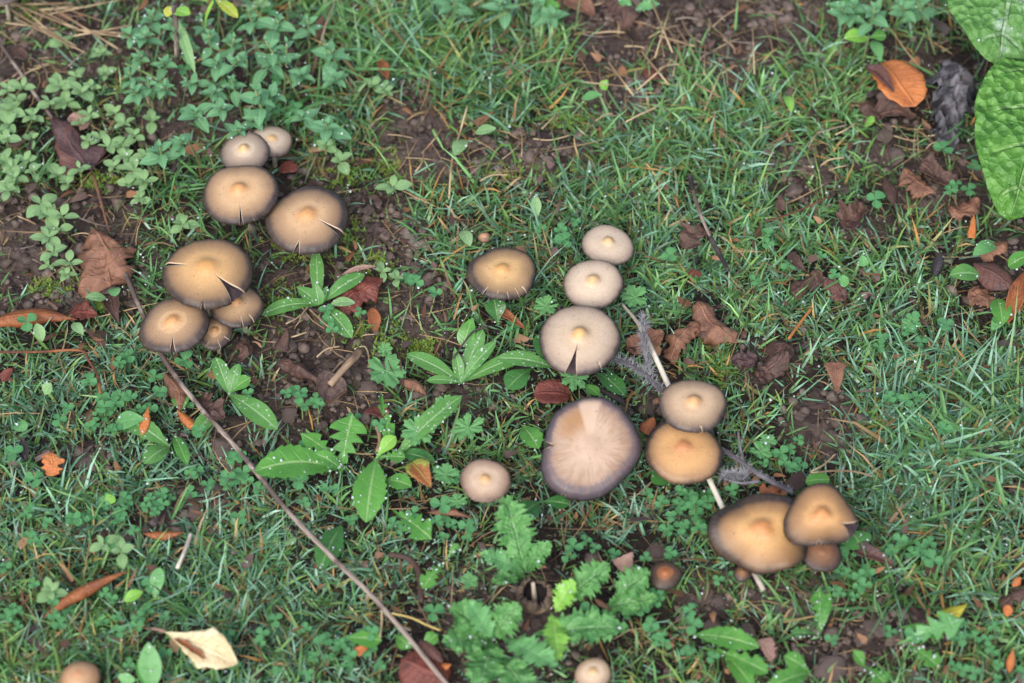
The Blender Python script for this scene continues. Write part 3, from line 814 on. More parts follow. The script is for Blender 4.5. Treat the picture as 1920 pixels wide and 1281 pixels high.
# label, base px, tip px, width px, outline, material, height, options
FALL = [
    ('broad dark purple leaf with folded edge beside the pale chickweed', (176, 330), (100, 222), 108, triangle, 'purple', .012, dict(crumple=.16, curl=-.6, nt=20, nu=9, stalk=(205, 436), back=-1.2)),
    ('small pinkish leaf scrap peeping from behind the broad dark purple leaf', (165, 240), (128, 224), 34, rag, 'pink', .008, dict(crumple=.2)),
    ('small brown leaf lying among pale chickweed', (14, 270), (58, 256), 24, ovate, 'dark', .008, dict(crumple=.2, curl=.6)),
    ('crinkled brown leaf with ragged edge on bare soil', (212, 538), (176, 434), 92, rag, 'brown', .009, dict(crumple=.22, curl=-.5, nt=20, nu=9)),
    ('long orange-brown arched leaf edge bordering the bare soil', (-30, 612), (145, 600), 40, lance, 'rust', .008, dict(bend=-.10, curl=1.3, crumple=.1, nt=18)),
    ('dark reddish leaf at the end of the arched orange-brown leaf', (128, 588), (182, 588), 36, rag, 'red', .007, dict(crumple=.25)),
    ('dark curled leaf scrap below the crinkled brown leaf', (206, 552), (220, 604), 34, ovate, 'dark', .007, dict(curl=1.4, crumple=.25)),
    ('long rolled brown leaf with a shiny orange tip beside the twig', (306, 700), (338, 775), 44, lance, 'brown', .012, dict(curl=1.6, crumple=.12, bend=-.12, nt=18)),
    ('shiny orange pointed leaf tip by the rolled brown leaf', (332, 768), (378, 814), 24, lance, 'orange', .012, dict(curl=1.5, crumple=.08)),
    ('small rust red leaf scrap half sunk in wet grass', (4, 715), (24, 690), 20, ovate, 'red', .012, dict(curl=.8)),
    ('narrow upright orange leaf scrap standing in the turf', (264, 822), (279, 762), 18, lance, 'orange', .016, dict(curl=.8)),
    ('small bright orange torn leaf scrap lying on turf', (98, 894), (96, 850), 40, rag, 'orange', .015, dict(crumple=.18)),
    ('dark curled leaf beside the long twig below the mushrooms', (374, 740), (424, 790), 38, rag, 'dark', .012, dict(curl=1.1, crumple=.3)),
    ('long rolled rust brown leaf lying diagonally on turf', (80, 1158), (246, 1068), 36, lance, 'rust', .016, dict(curl=1.9, crumple=.14, nt=24, nu=9, bend=-.04)),
    ('glossy dark brown pointed leaf near the pale stick', (268, 1000), (346, 998), 24, lance, 'rust', .012, dict(curl=1.6, bend=.05)),
    ('cream yellow kite-shaped fallen leaf with pinkish stalk', (308, 1184), (446, 1246), 78, kite, 'cream', .022, dict(crumple=.08, fold=.3, nt=34, nu=11, stalk=(272, 1178), roll=.25, jag=.16)),
    ('dark red-brown leaf beneath the lower end of the long twig', (842, 1278), (752, 1236), 84, roundish, 'red', .013, dict(crumple=.1, curl=-.5, nt=16)),
    ('dark purple leaf scrap crossing the lower end of the long twig', (788, 1200), (832, 1245), 26, ovate, 'purple', .013, dict(crumple=.25, curl=.8)),
    ('small orange triangular leaf scrap near the dandelion seedlings', (666, 1226), (698, 1206), 26, triangle, 'orange', .014, dict(crumple=.15)),
    ('small orange leaf scrap beside the dark red-brown leaf', (820, 1254), (846, 1246), 18, ovate, 'orange', .012, dict(curl=.6)),
    ('curled brown leaf like a pod below the flat pale mushroom', (800, 962), (888, 970), 24, lance, 'brown', .012, dict(curl=1.9, crumple=.2, bend=-.06)),
    ('dying leaf blotched green yellow and red near the dandelions', (770, 866), (808, 914), 44, ovate, 'greenred', .018, dict(fold=.35, arch=.12)),
    ('dark red rounded leaf above the huge old mushroom', (1070, 742), (1000, 738), 56, roundish, 'red', .013, dict(crumple=.12, arch=.12)),
    ('red-brown folded leaf beneath the spotted oxtongue rosette', (632, 574), (716, 522), 56, rag, 'red', .008, dict(crumple=.18, curl=.7)),
    ('orange-brown oval leaflet on bare soil below the oxtongue rosette', (706, 622), (697, 576), 22, elliptic, 'rust', .006, dict(curl=.9)),
    ('brown upright leaf scrap on soil below the toppled cap cluster', (528, 660), (540, 614), 32, triangle, 'dark', .010, dict(curl=.7, crumple=.2)),
    ('dark brown rolled leaf strip on soil beside the toppled mushroom', (520, 674), (604, 722), 30, rag, 'dark', .008, dict(curl=1.7, crumple=.3, nt=18)),
    ('brown hook-shaped decayed leaf on soil beside the cranesbill leaf', (738, 655), (756, 722), 26, lance, 'dark', .008, dict(curl=1.6, crumple=.2, bend=.08)),
    ('brown curled end of decayed leaf near the grey mouldy lump', (744, 712), (800, 742), 32, lance, 'brown', .009, dict(curl=1.6, crumple=.2, bend=-.15)),
    ('deep red scalloped leaf scrap above the glossy dandelion leaves', (698, 762), (722, 790), 34, rag, 'red', .014, dict(crumple=.25)),
    ('orange-brown dry leaf strip under the lone ochre mushroom', (920, 572), (984, 616), 24, blade, 'rust', .013, dict(curl=.9)),
    ('crinkled brown leaf pointing at the dark clods, with torn end', (1304, 572), (1378, 642), 50, rag, 'brown', .014, dict(curl=1.0, crumple=.22, nt=18, nu=7)),
    ('folded brown leaf beside the white stalk and mouldy twig', (1256, 672), (1312, 606), 46, rag, 'brown', .014, dict(curl=1.2, crumple=.25, nt=16)),
    ('tattered brown leaf tucked behind the white stalk', (1180, 660), (1246, 628), 34, rag, 'brown', .010, dict(curl=.9, crumple=.3)),
    ('torn dark brown leaf joining two crinkled leaves in the turf', (1296, 604), (1352, 634), 28, rag, 'dark', .012, dict(curl=1, crumple=.35)),
    ('dark purple-brown crumpled leaf right of the white stalk', (1478, 640), (1420, 716), 60, rag, 'dark', .012, dict(curl=1.0, crumple=.35, nt=18, nu=7)),
    ('dark shrivelled leaf piece beside the dark purple-brown crumpled leaf', (1372, 684), (1420, 676), 30, rag, 'purple', .010, dict(curl=1.1, crumple=.35)),
    ('triangular brown leaf standing on its point in the turf', (1570, 740), (1566, 676), 46, lambda t: triangle(1 - t), 'brown', .015, dict(crumple=.12, fold=.3)),
    ('dark curled leaf fragment in turf above the triangular brown leaf', (1482, 548), (1544, 510), 42, rag, 'dark', .012, dict(curl=1.2, crumple=.3)),
    ('brown twisted leaf fragment hooked over the turf', (1484, 472), (1512, 510), 22, lance, 'dark', .014, dict(curl=1.3, bend=.2, crumple=.2)),
    ('dark leaf pair scrap half buried in the turf', (1552, 522), (1580, 562), 30, rag, 'purple', .010, dict(curl=1.2, crumple=.3)),
    ('large orange fallen leaf with fine veins near the big burdock leaves', (1652, 116), (1716, 200), 86, roundish, 'orange', .020, dict(crumple=.05, fold=.12, nt=18, nu=9)),
    ('rolled dark purple edge lying along the large orange leaf', (1622, 124), (1676, 172), 30, lance, 'purple', .024, dict(curl=1.7, crumple=.25)),
    ('grey and black crumpled leaf beside the large orange leaf', (1782, 132), (1752, 276), 72, rag, 'grey', .014, dict(curl=-1.0, crumple=.5, nt=40, nu=13, cf=130)),
    ('reddish brown rolled leaf below the grey crumpled leaf', (1694, 316), (1752, 366), 36, rag, 'brown', .012, dict(curl=1.4, crumple=.25)),
    ('brown rolled leaf beside the burdock leaf edge', (1728, 314), (1790, 350), 38, rag, 'dark', .011, dict(curl=1.1, crumple=.3)),
    ('dark narrow leaf below the reddish rolled leaf', (1660, 330), (1678, 388), 26, lance, 'dark', .012, dict(curl=1.0, crumple=.25)),
    ('pinkish brown crinkled leaf under the tip of the burdock leaf', (1778, 400), (1838, 378), 40, rag, 'brown', .010, dict(curl=.8, crumple=.3)),
    ('dark brown wrinkled leaf in turf between clover and burdock', (1580, 430), (1622, 384), 40, rag, 'dark', .012, dict(curl=1.0, crumple=.35)),
    ('small dark leaf triangle in turf beside the bare patch', (1466, 395), (1464, 364), 30, triangle, 'dark', .012, dict(crumple=.25)),
    ('brown leaf piece below the large orange leaf', (1622, 190), (1650, 222), 34, rag, 'dark', .010, dict(curl=.9, crumple=.3)),
    ('dark red-brown leaf strip lying under the clover near burdock', (1636, 218), (1716, 222), 30, rag, 'dark', .009, dict(curl=1.2, crumple=.25)),
    ('flat dark purple leaf with ribbed surface near the plantain leaf', (1826, 492), (1902, 542), 54, elliptic, 'purple', .016, dict(crumple=.1, curl=-.6, nt=16)),
    ('brown ribbed leaf below the flat dark purple leaf', (1816, 546), (1866, 566), 46, rag, 'brown', .012, dict(crumple=.2, curl=.6)),
    ('rust brown curled leaf rising beside the dark purple leaf', (1888, 606), (1928, 505), 34, lance, 'rust', .016, dict(curl=1.3, crumple=.15)),
    ('brown folded leaf between burdock tip and plantain', (1834, 474), (1888, 456), 40, rag, 'brown', .012, dict(curl=1.0, crumple=.2)),
    ('small orange leaf standing below the burdock tip', (1822, 446), (1826, 404), 18, blade, 'orange', .016, dict(curl=.8)),
    ('dark purple rolled leaf below the notched brown mushroom', (1604, 1030), (1676, 1060), 34, blade, 'purple', .018, dict(curl=1.2, crumple=.15)),
    ('yellow-green curved leaf above the broad dandelion leaf', (1752, 1154), (1814, 1132), 28, lance, 'yellow', .016, dict(curl=.8, bend=.12)),
    ('dark leaf scrap at the edge of the turf beside orange pod', (1876, 1132), (1930, 1112), 28, rag, 'dark', .013, dict(curl=1.2, crumple=.3)),
    ('bright orange pod-like leaf scrap under the dark leaf scrap', (1888, 1156), (1890, 1134), 16, elliptic, 'orange', .012, dict(curl=1.2)),
    ('bright orange leaf scrap above the dark leaf scrap', (1898, 1100), (1914, 1082), 16, elliptic, 'orange', .014, dict(curl=1.0)),
    ('narrow orange leaf scrap in turf near the dandelion leaves', (1892, 1262), (1900, 1216), 18, lance, 'orange', .014, dict(curl=1.2)),
    ('pinkish brown veined leaf beside the grey clod and small dark mushroom', (1164, 1070), (1188, 1036), 54, triangle, 'pink', .015, dict(crumple=.15)),
    ('small brown curl lying on the ragwort leaves', (1114, 1122), (1146, 1144), 14, lance, 'brown', .022, dict(curl=1.6)),
    ('pale pink torn leaf beside the broad glossy dandelion leaf', (1428, 1200), (1446, 1240), 26, rag, 'pink', .015, dict(crumple=.2)),
    ('brown leaf with ribs at the top of the bare soil patch', (1062, -4), (1116, 28), 44, ovate, 'brown', .010, dict(crumple=.15, curl=.6)),
    ('dark wrinkled leaf beside the pale green lobed leaf at the soil', (1146, -2), (1176, 54), 46, rag, 'dark', .010, dict(crumple=.35, curl=.8)),
    ('brown narrow leaf behind the marjoram in long grass', (604, 30), (590, 78), 24, lance, 'brown', .014, dict(curl=1.2, crumple=.2)),
    ('small reddish curled leaf in the long grass', (712, 112), (728, 150), 20, lance, 'rust', .014, dict(curl=1.0, crumple=.3)),
    ('small dark red leaf beside the straw on the bare patch', (1208, 128), (1238, 148), 26, ovate, 'red', .010, dict(curl=.8)),
    ('brown bark-like scrap in the long green grass', (914, 98), (952, 92), 22, rag, 'dark', .014, dict(crumple=.3)),
    ('dark scrap lying at the edge of straw and turf', (1370, 142), (1398, 180), 24, rag, 'dark', .010, dict(crumple=.35, curl=.8)),
    ('rounded reddish brown leaf scrap beside the four-cap cluster', (524, 318), (560, 318), 28, roundish, 'red', .010, dict(crumple=.15, arch=.15)),
    ('black shrivelled leaf standing in turf near plantain', (1756, 518), (1764, 472), 30, lance, 'black', .014, dict(curl=1.6, crumple=.3)),
    ('black shrivelled leaf standing in wet clover turf', (48, 866), (40, 828), 22, lance, 'black', .014, dict(curl=1.5, crumple=.3)),
    ('rust leaf scrap wedged behind the orange-brown shaded cap', (1206, 812), (1226, 782), 30, ovate, 'rust', .018, dict(crumple=.2, curl=.6)),
    ('reddish brown leaf between the dark grey twig and two caps', (1424, 930), (1476, 918), 32, rag, 'rust', .012, dict(crumple=.2)),
    ('dark brown leaf scrap beside the charred stick', (1284, 470), (1322, 424), 36, rag, 'dark', .011, dict(crumple=.35, curl=.7)),
    ('red-brown leaf bit on turf beside the lower charred stick', (1290, 512), (1316, 516), 16, rag, 'red', .013, dict(crumple=.3)),
    ('small brown leaf below the grey-knobbed cluster on bare soil', (468, 664), (446, 640), 34, rag, 'dark', .010, dict(crumple=.3, curl=.7)),
    ('dark brown leaf in the far straw behind the marjoram', (20, 92), (52, 116), 30, rag, 'dark', .010, dict(crumple=.25)),
]
for k, (lab, b, t, w, prof, mat, h, kw) in enumerate(FALL):
    kw = dict(kw)
    stalk = kw.pop('stalk', None)
    h = h * .8 + .001
    B, T = P(b[0], b[1], h), P(t[0], t[1], h + .002)
    s = px_size(B)
    kw.setdefault('nt', 14)
    kw.setdefault('nu', 7)
    kw.setdefault('arch', .05)
    ca = kw.get('curl', 0)
    if prof is rag:
        kw['jag'] = .42
        kw['nt'] = max(kw['nt'], 30)
        kw['nu'] = 13
        kw['crumple'] = kw.get('crumple', .2) * 1.5
        kw['bend'] = kw.get('bend', 0) + .09 * math.sin(k * 2.3)
    else:
        kw.setdefault('jag', .10)
    kw['curl'] = -abs(ca) if (k % 3 and ca) else ca
    wm = w * s * (1 + .25 * min(abs(ca), 1.2))
    me, V = leaf_mesh('blade', (0, 0, 0), T - B, wm, prof, seed=k + 3, **kw)
    if stalk:
        o = thing('fallen_leaf', lab, 'leaf', B)
        bl = new_obj('blade', me, D[mat], o)
        st = P(stalk[0], stalk[1], .006) - B
        new_obj('stalk', tube_mesh('stalk', [(0, 0, .0004), st * .5 + Vector((0, 0, .001)), st], [.0009, .0008, .0006], 6), D['pink' if mat == 'cream' else 'brown'], o)
        if mat == 'cream':
            e0, e1 = P(326, 1197, h + .001) - B, P(404, 1252, h + .002) - B
            fm, _ = leaf_mesh('folded_edge', e0, e1, 15 * s, lance, 20, 5, curl=1.2, crumple=.2, jag=.3, seed=9)
            new_obj('folded_edge', fm, D['rust'], o)['label'] = 'rolled rust brown lower edge'
    else:
        o = bl = new_obj('fallen_leaf', me, D[mat], None, B)
        tag(o, lab, 'leaf')
    bl.modifiers.new('thickness', 'SOLIDIFY').thickness = .00035
    foot(b, t, w * .5, .22)

# ================================================================ TWIGS, STALKS, STRAWS
T_BARK = tube_mat('twig_bark', lin(116, 98, 88), lin(172, 158, 146), lin(92, 78, 72))
T_RED = tube_mat('twig_red', lin(112, 66, 46), lin(80, 50, 42), lin(150, 96, 62))
T_PALE = tube_mat('pale_stalk', lin(222, 214, 200), lin(194, 182, 164), lin(160, 148, 136))
T_STRAW = tube_mat('straw', lin(206, 184, 148), lin(172, 148, 114), lin(138, 114, 88))
T_DARK = tube_mat('dark_twig', lin(60, 50, 50), lin(88, 76, 76), lin(44, 38, 40))
T_GREY = tube_mat('grey_twig', lin(104, 100, 106), lin(132, 128, 134), lin(84, 78, 84))


def stick(label, name, pts, r, mat, h=.012, group=None, wob=.06, cat='twig', taper=None):
    """pts: (px, py[, height]) along the stick, r: radius in pixels"""
    W = [P(p[0], p[1], p[2] if len(p) > 2 else h) for p in pts]
    rm = r * px_size(W[0])
    n = len(W)
    rad = [rm * (1 - (taper or 0) * i / (n - 1)) for i in range(n)]
    if name == 'white_stalk':
        rad[0] *= .45
        rad[1] *= .75
    o = new_obj(name, tube_mesh(name, [w - W[0] for w in W], rad, 8, wob=wob, seed=len(pts)), mat, None, W[0])
    tag(o, label, cat, group)
    for a, b in zip(pts, pts[1:]):
        foot(a, b, r * 2.2 + 3, .4)
    return o


twig = stick('long grey-brown twig running diagonally across the turf from the left mushroom cluster', 'long_twig',
             [(236, 515, .012), (268, 590, .014), (312, 680, .016), (372, 760, .016), (430, 824, .015), (484, 890, .017), (548, 968, .017), (620, 1042, .018), (692, 1112, .017), (758, 1186, .016), (810, 1250, .015), (862, 1312, .012)],
             4.6, T_BARK, wob=.09)
for (px, py, qx, qy) in ((430, 824, 408, 806), (560, 981, 575, 985), (692, 1112, 684, 1128), (748, 1174, 770, 1182)):
    a, b = P(px, py, .016) - twig.location, P(qx, qy, .015) - twig.location
    new_obj('side_shoot', tube_mesh('side_shoot', [a, (a + b) / 2, b], [.0009, .0007, .0004], 6), T_BARK, twig)
stick('thin reddish twig bent at an elbow in wet turf', 'bent_twig', [(-10, 660), (70, 660), (150, 657), (166, 676), (182, 704), (188, 738)], 2.6, T_RED, .018)
stick('brown dead stalk leaning behind the broad dark purple leaf', 'dead_stalk', [(-5, 75), (28, 122), (62, 172), (98, 222)], 3.4, T_BARK, .014)
stick('straight white dry stalk passing beneath two brown mushrooms', 'white_stalk',
      [(1168, 572, .020), (1196, 606, .022), (1222, 655, .022), (1252, 720, .021), (1292, 812, .019), (1336, 912, .016), (1380, 1004, .014), (1410, 1066, .013), (1432, 1108, .010)], 5.2, T_PALE, wob=.03, cat='stalk')
mt = stick('grey mouldy twig furred with hairs beside the white stalk', 'mouldy_twig', [(1140, 672, .014), (1176, 682, .016), (1212, 704, .017), (1244, 738, .015)], 5, T_GREY, cat='twig', wob=.15)
mt2 = stick('grey furry plume of mould lying across the white stalk', 'mouldy_sprig', [(1206, 594, .027), (1208, 624, .027), (1210, 664, .022), (1222, 700, .018)], 4, T_GREY, cat='twig', wob=.15)
dt = stick('dark grey forked twig between the shaded cap and the lower three caps', 'forked_twig', [(1346, 838, .016), (1384, 862, .017), (1424, 890, .017), (1466, 914, .015), (1484, 922, .012)], 4.6, T_GREY, cat='twig')
for pts in ([(1398, 872), (1388, 840), (1384, 808)], [(1424, 902), (1390, 906), (1352, 896)]):
    W = [P(x, y, .017) - dt.location for x, y in pts]
    new_obj('fork', tube_mesh('fork', W, [.0009, .0007, .0005], 6), T_GREY, dt)


def hairs(root, pts, n, spread, h):
    V, F = [], []
    rs = random.Random(len(pts) * 7 + n)
    for i in range(n):
        k = rs.random() * (len(pts) - 1)
        a = int(k)
        p = Vector(P(*pts[a])).lerp(Vector(P(*pts[a + 1])), k - a) - root.location
        d = Vector((rs.gauss(0, 1), rs.gauss(0, 1), abs(rs.gauss(0, .7)))).normalized() * spread * rs.uniform(.4, 1.2)
        sd = d.cross(Vector((0, 0, 1))).normalized() * .00013
        q = len(V)
        mid = p + d * .5 + Vector((0, 0, .001))
        V += [tuple(p - sd), tuple(p + sd), tuple(mid + sd), tuple(mid - sd), tuple(p + d)]
        F += [(q, q + 1, q + 2, q + 3), (q + 3, q + 2, q + 4)]
    me = bpy.data.meshes.new('mould_hairs')
    me.from_pydata(V, [], F)
    o = new_obj('mould_hairs', me, HAIR, root)
    o['kind'] = 'stuff'


HAIR = simple_mat('mould', lin(150, 150, 154), lin(118, 118, 122), 300, .9, .1)
hairs(mt, [(1140, 672, .014), (1176, 682, .016), (1212, 704, .017), (1244, 738, .015)], 300, .0060, .004)
hairs(mt2, [(1206, 594, .027), (1208, 624, .027), (1210, 664, .022), (1222, 700, .018)], 330, .0055, .004)
hairs(dt, [(1352, 896, .017), (1376, 892, .016), (1400, 892, .016)], 260, .006, .004)
hairs(dt, [(1346, 838, .016), (1424, 890, .017), (1484, 922, .012)], 200, .003, .004)

stick('charred black stick with a pale broken middle lying in turf', 'charred_stick', [(1294, 330), (1302, 366), (1314, 404), (1330, 440), (1346, 474), (1366, 508)], 4.4, T_BARK, .016, taper=.6, wob=.14)
ch = bpy.data.objects['charred_stick']
for a, b in (((1294, 330), (1299, 358)), ((1332, 446), (1366, 508))):
    p, q = P(a[0], a[1], .0165) - ch.location, P(b[0], b[1], .0165) - ch.location
    new_obj('charred_end', tube_mesh('charred_end', [p, (p + q) / 2, q], [.0014, .0014, .0009], 8, wob=.1), T_DARK, ch)
stick('thin pale dry straw standing over the bare soil strip', 'tall_straw', [(842, 372, .006), (848, 300, .012), (862, 250, .016), (876, 200, .02)], 2.0, T_STRAW, cat='straw', wob=.02)
stick('white-streaked short stick above the cream fallen leaf', 'short_stick', [(358, 1001), (348, 1030), (332, 1066)], 4.2, T_PALE, .016, cat='stick', wob=.12)
stick('dark decayed stem piece among clover above the glossy brown leaf', 'decayed_stem', [(312, 934), (300, 960), (284, 985)], 8, T_DARK, .010, cat='stick', wob=.2)
stick('slim dark stem crossing the second oxtongue rosette', 'slim_dark_twig', [(850, 672), (872, 640), (890, 620), (916, 612)], 2.0, T_DARK, .02, cat='stem')
stick('dark curled twig beside the ragged dandelion leaf', 'curled_twig', [(728, 1040), (764, 1046), (784, 1070), (788, 1100), (790, 1130)], 5, tube_mat('wet_twig', lin(84, 60, 50), lin(58, 44, 42)), .014, taper=-.2, wob=.2)
stick('dark fuzzy stem beside the long twig middle', 'dark_seed_stem', [(546, 990), (556, 1016), (560, 1050)], 2.4, T_DARK, .014, cat='stem')
stick('dark hooked twig above the huge old mushroom', 'hooked_twig', [(1110, 724), (1140, 738), (1166, 752), (1186, 778)], 6, T_DARK, .011, wob=.2)
stick('thin tan V-shaped stalk above the notched brown mushroom', 'bent_straw', [(1566, 852), (1544, 872), (1520, 886), (1560, 883), (1600, 884), (1636, 893)], 1.7, T_STRAW, .018, cat='straw', wob=.03)
stick('yellow dry grass stem beside the long twig lower half', 'yellow_stem', [(735, 1150), (770, 1158), (800, 1172), (826, 1182)], 2, tube_mat('yellow_straw', lin(200, 178, 106), lin(176, 150, 90)), .018, cat='straw')
stick('upright yellow dry grass stem behind the long twig', 'yellow_stem', [(712, 1196), (716, 1160), (714, 1110)], 2, T_STRAW, .014, cat='straw')
stick('orange dry stem slanting through turf beside a dark curled leaf', 'orange_stem', [(1478, 636), (1500, 606), (1522, 578)], 3, tube_mat('orange_stem', lin(176, 116, 62), lin(142, 92, 54)), .017, cat='stem')
stick('long thin reddish stem in turf near the small dark leaf triangle', 'red_stem', [(1436, 415), (1490, 398), (1560, 366)], 1.8, T_RED, .015, cat='stem')
stick('pale fibrous root strip on soil beside the toppled mushroom', 'root_strip', [(664, 655), (684, 650), (692, 672), (690, 690)], 1.6, T_STRAW, .006, cat='root')
stick('pale dry flower stalk beside the red leaf scrap', 'dry_stalk', [(706, 800), (712, 820), (708, 848)], 4, T_STRAW, .012, cat='stalk', wob=.2)
stick('dark twig across the top bare soil patch', 'dark_soil_twig', [(1268, 74), (1306, 58), (1346, 50), (1388, 36)], 2.4, T_DARK, .006)
stick('brown dry stem beside the broad plant at the top', 'brown_stem', [(326, 12, .05), (330, 50, .05), (332, 110, .02)], 5, T_BARK, .04, cat='stem')

SOILSTRAW = [(1215, 60, 130, 50), (1330, 100, 120, 45), (1160, 200, 60, 50), (110, 60, 130, 60), (60, 130, 70, 50), (60, 470, 90, 60), (150, 390, 60, 40),
             (640, 650, 90, 50), (800, 290, 60, 50), (880, 320, 80, 30), (1000, 260, 60, 30), (1700, 250, 60, 40), (560, 600, 60, 40), (1560, 280, 60, 50)]
rs = random.Random(5)
for k in range(26):
    x, y = (rs.uniform(60, 220), rs.uniform(5, 70)) if k < 15 else (rs.uniform(1120, 1420), rs.uniform(30, 170))
    a, L, h = rs.uniform(-.2, .75) if k < 15 else rs.uniform(0, PI), rs.uniform(80, 150) * (1 if k < 15 else .7), .008 + .012 * rs.random()
    dx, dy = L * math.cos(a) / 2, L * math.sin(a) / 2
    stick('long pale dry straw lying near ' + near(x, y), 'long_straw', [(x - dx, y - dy, h), (x, y, h + .003), (x + dx, y + dy, h - .002)], rs.uniform(1.2, 2.2), T_STRAW, group='long dry straws', cat='straw', wob=.04)
for k in range(120):
    cx, cy, rx, ry = SOILSTRAW[k % len(SOILSTRAW)] if k < 90 else SOILSTRAW[rs.choice([0, 1, 3, 0, 1])]
    x, y = rs.gauss(cx, rx * .6), rs.gauss(cy, ry * .6)
    a, L = rs.uniform(0, PI), rs.uniform(26, 75)
    h = .004 + .008 * rs.random()
    dx, dy = L * math.cos(a) / 2, L * math.sin(a) / 2 * .8
    stick('thin dry straw lying near ' + near(x, y), 'dry_straw', [(x - dx, y - dy, h), (x + rs.uniform(-6, 6), y + rs.uniform(-6, 6), h + .002), (x + dx, y + dy, h + rs.uniform(-.003, .004))],
          rs.uniform(.8, 1.7), T_STRAW if rs.random() < .7 else T_BARK, group='dry straws scattered over the bare soil', cat='straw', wob=.05)

# ================================================================ GREEN PLANTS
G = {
    'marj': green_mat('marjoram_leaf', lin(92, 146, 100), lin(114, 168, 120), lin(146, 190, 150), 6, rough=.5, sidev=.25, bloom=.25),
    'chick': green_mat('chickweed_leaf', lin(118, 158, 102), lin(140, 176, 122), lin(154, 188, 138), 4, rough=.55, sidev=.1, bloom=.3),
    'clover': green_mat('clover_leaflet', lin(76, 138, 82), lin(92, 156, 100), lin(112, 168, 118), 9, rough=.5, sidev=.12),
    'ox': green_mat('oxtongue_leaf', lin(82, 134, 66), lin(98, 150, 80), lin(150, 188, 132), 8, .4, rough=.45, sidev=.2, veinw=.06),
    'dand': green_mat('dandelion_leaf', lin(74, 132, 56), lin(96, 154, 70), lin(150, 186, 116), 7, rough=.33, sidev=.2),
    'dark': green_mat('dark_leaf', lin(54, 104, 50), lin(72, 124, 62), lin(120, 160, 96), 7, rough=.32, sidev=.2),
    'geran': green_mat('cranesbill_leaf', lin(92, 150, 88), lin(112, 168, 106), lin(142, 188, 132), 3, rough=.5, sidev=.1, veinw=.02),
    'rag': green_mat('ragwort_leaf', lin(82, 138, 74), lin(104, 160, 90), lin(136, 184, 120), 7, rough=.45, sidev=.3, quilt=.5),
    'burdock': green_mat('burdock_leaf', lin(74, 126, 48), lin(102, 154, 66), lin(138, 178, 106), 4, rough=.42, sidev=.7, quilt=1.0, veinw=.022),
    'burdock2': green_mat('burdock_leaf_mildew', lin(80, 130, 64), lin(104, 152, 82), lin(146, 176, 130), 4, rough=.5, sidev=.6, quilt=1.0, veinw=.022, bloom=.75),
    'lime': green_mat('young_leaf', lin(120, 176, 70), lin(140, 192, 86), lin(170, 206, 120), 6, rough=.4, sidev=.2),
    'yel': green_mat('yellowing_leaf', lin(150, 172, 62), lin(196, 190, 76), lin(200, 200, 120), 6, rough=.4, sidev=.2),
    'grass': green_mat('broad_grass', lin(86, 136, 78), lin(104, 152, 96), lin(130, 170, 116), 0, rough=.45, sidev=0, veinw=.1),
    'pink': D['pink'],
}
STALK_G = tube_mat('green_stalk', lin(112, 142, 84), lin(136, 156, 104), lin(140, 128, 92), .5)


def big_leaf(parent, b, t, w, prof, mat, h0, h1, name='leaf', foot_on=True, label=None, dew=3, **kw):
    B, T = P(b[0], b[1], h0), P(t[0], t[1], h1)
    o0 = Vector(parent.location)
    kw.setdefault('nt', 16)
    kw.setdefault('nu', 7)
    kw.setdefault('seed', int(b[0] + t[1]) % 97)
    me, V = leaf_mesh(name, B - o0, T - o0, w * px_size((B + T) / 2), prof, **kw)
    o = new_obj(name, me, G[mat], parent)
    if label:
        o['label'] = label
    if dew:
        DEWPTS.extend((V + np.array(o0))[::max(1, 8 - dew)].tolist())
    if foot_on:
        foot(b, t, w * .42, .3)
    return o


def plant(name, label, cat, centre, leaves, group=None, h=.004):
    """leaves: (base px, tip px, width px, outline, material, base height, tip height, options)"""
    p = thing(name, label, cat, P(centre[0], centre[1], 0), group)
    for (b, t, w, prof, mat, h0, h1, kw) in leaves:
        big_leaf(p, b, t, w, prof, mat, h0, h1, **kw)
    return p


c = (598, 572)
plant('oxtongue_plant', 'spotted green oxtongue rosette spreading on bare soil', 'plant', c, [
    (c, (592, 470), 27, tongue, 'ox', .006, .012, dict(arch=.08, crumple=.05)), (c, (490, 592), 31, tongue, 'ox', .006, .008, dict(arch=.1, bend=.04, crumple=.05)),
    ((604, 574), (660, 634), 36, tongue, 'ox', .007, .008, dict(arch=.1, crumple=.05)), ((606, 566), (684, 514), 33, tongue, 'ox', .008, .012, dict(arch=.1, crumple=.04)),
    (c, (556, 538), 30, ovate, 'ox', .008, .012, dict(arch=.1)), ((620, 570), (666, 568), 22, elliptic, 'chick', .012, .013, dict(arch=.1)),
    (c, (590, 530), 26, ovate, 'ox', .01, .018, dict(arch=.1)), ((640, 516), (712, 500), 14, lance, 'pink', .013, .013, dict(curl=.8)), (c, (614, 536), 18, ovate, 'ox', .009, .013, {})])
c = (864, 718)
plant('oxtongue_plant', 'second oxtongue rosette with long spotted leaves beside the grey lump', 'plant', c, [
    (c, (762, 664), 34, tongue, 'ox', .007, .010, dict(arch=.09, crumple=.04)), (c, (906, 618), 32, tongue, 'ox', .008, .018, dict(arch=.06)),
    (c, (1006, 662), 32, tongue, 'ox', .008, .014, dict(arch=.08)), (c, (930, 640), 26, tongue, 'ox', .01, .02, dict(arch=.08)), (c, (852, 650), 22, lance, 'ox', .01, .02, dict(arch=.08)),
    ((868, 650), (886, 596), 34, ovate, 'dand', .014, .020, dict(arch=.08)), (c, (800, 714), 20, tongue, 'ox', .008, .009, {})])
c = (720, 850)
plant('oxtongue_plant', 'oxtongue with one long spotted leaf between two cranesbill leaves', 'plant', (742, 856), [
    ((742, 856), (866, 742), 40, tongue, 'ox', .010, .018, dict(arch=.08, nt=20)), ((742, 850), (816, 866), 30, tongue, 'dark', .009, .012, {})])
c = (430, 740)
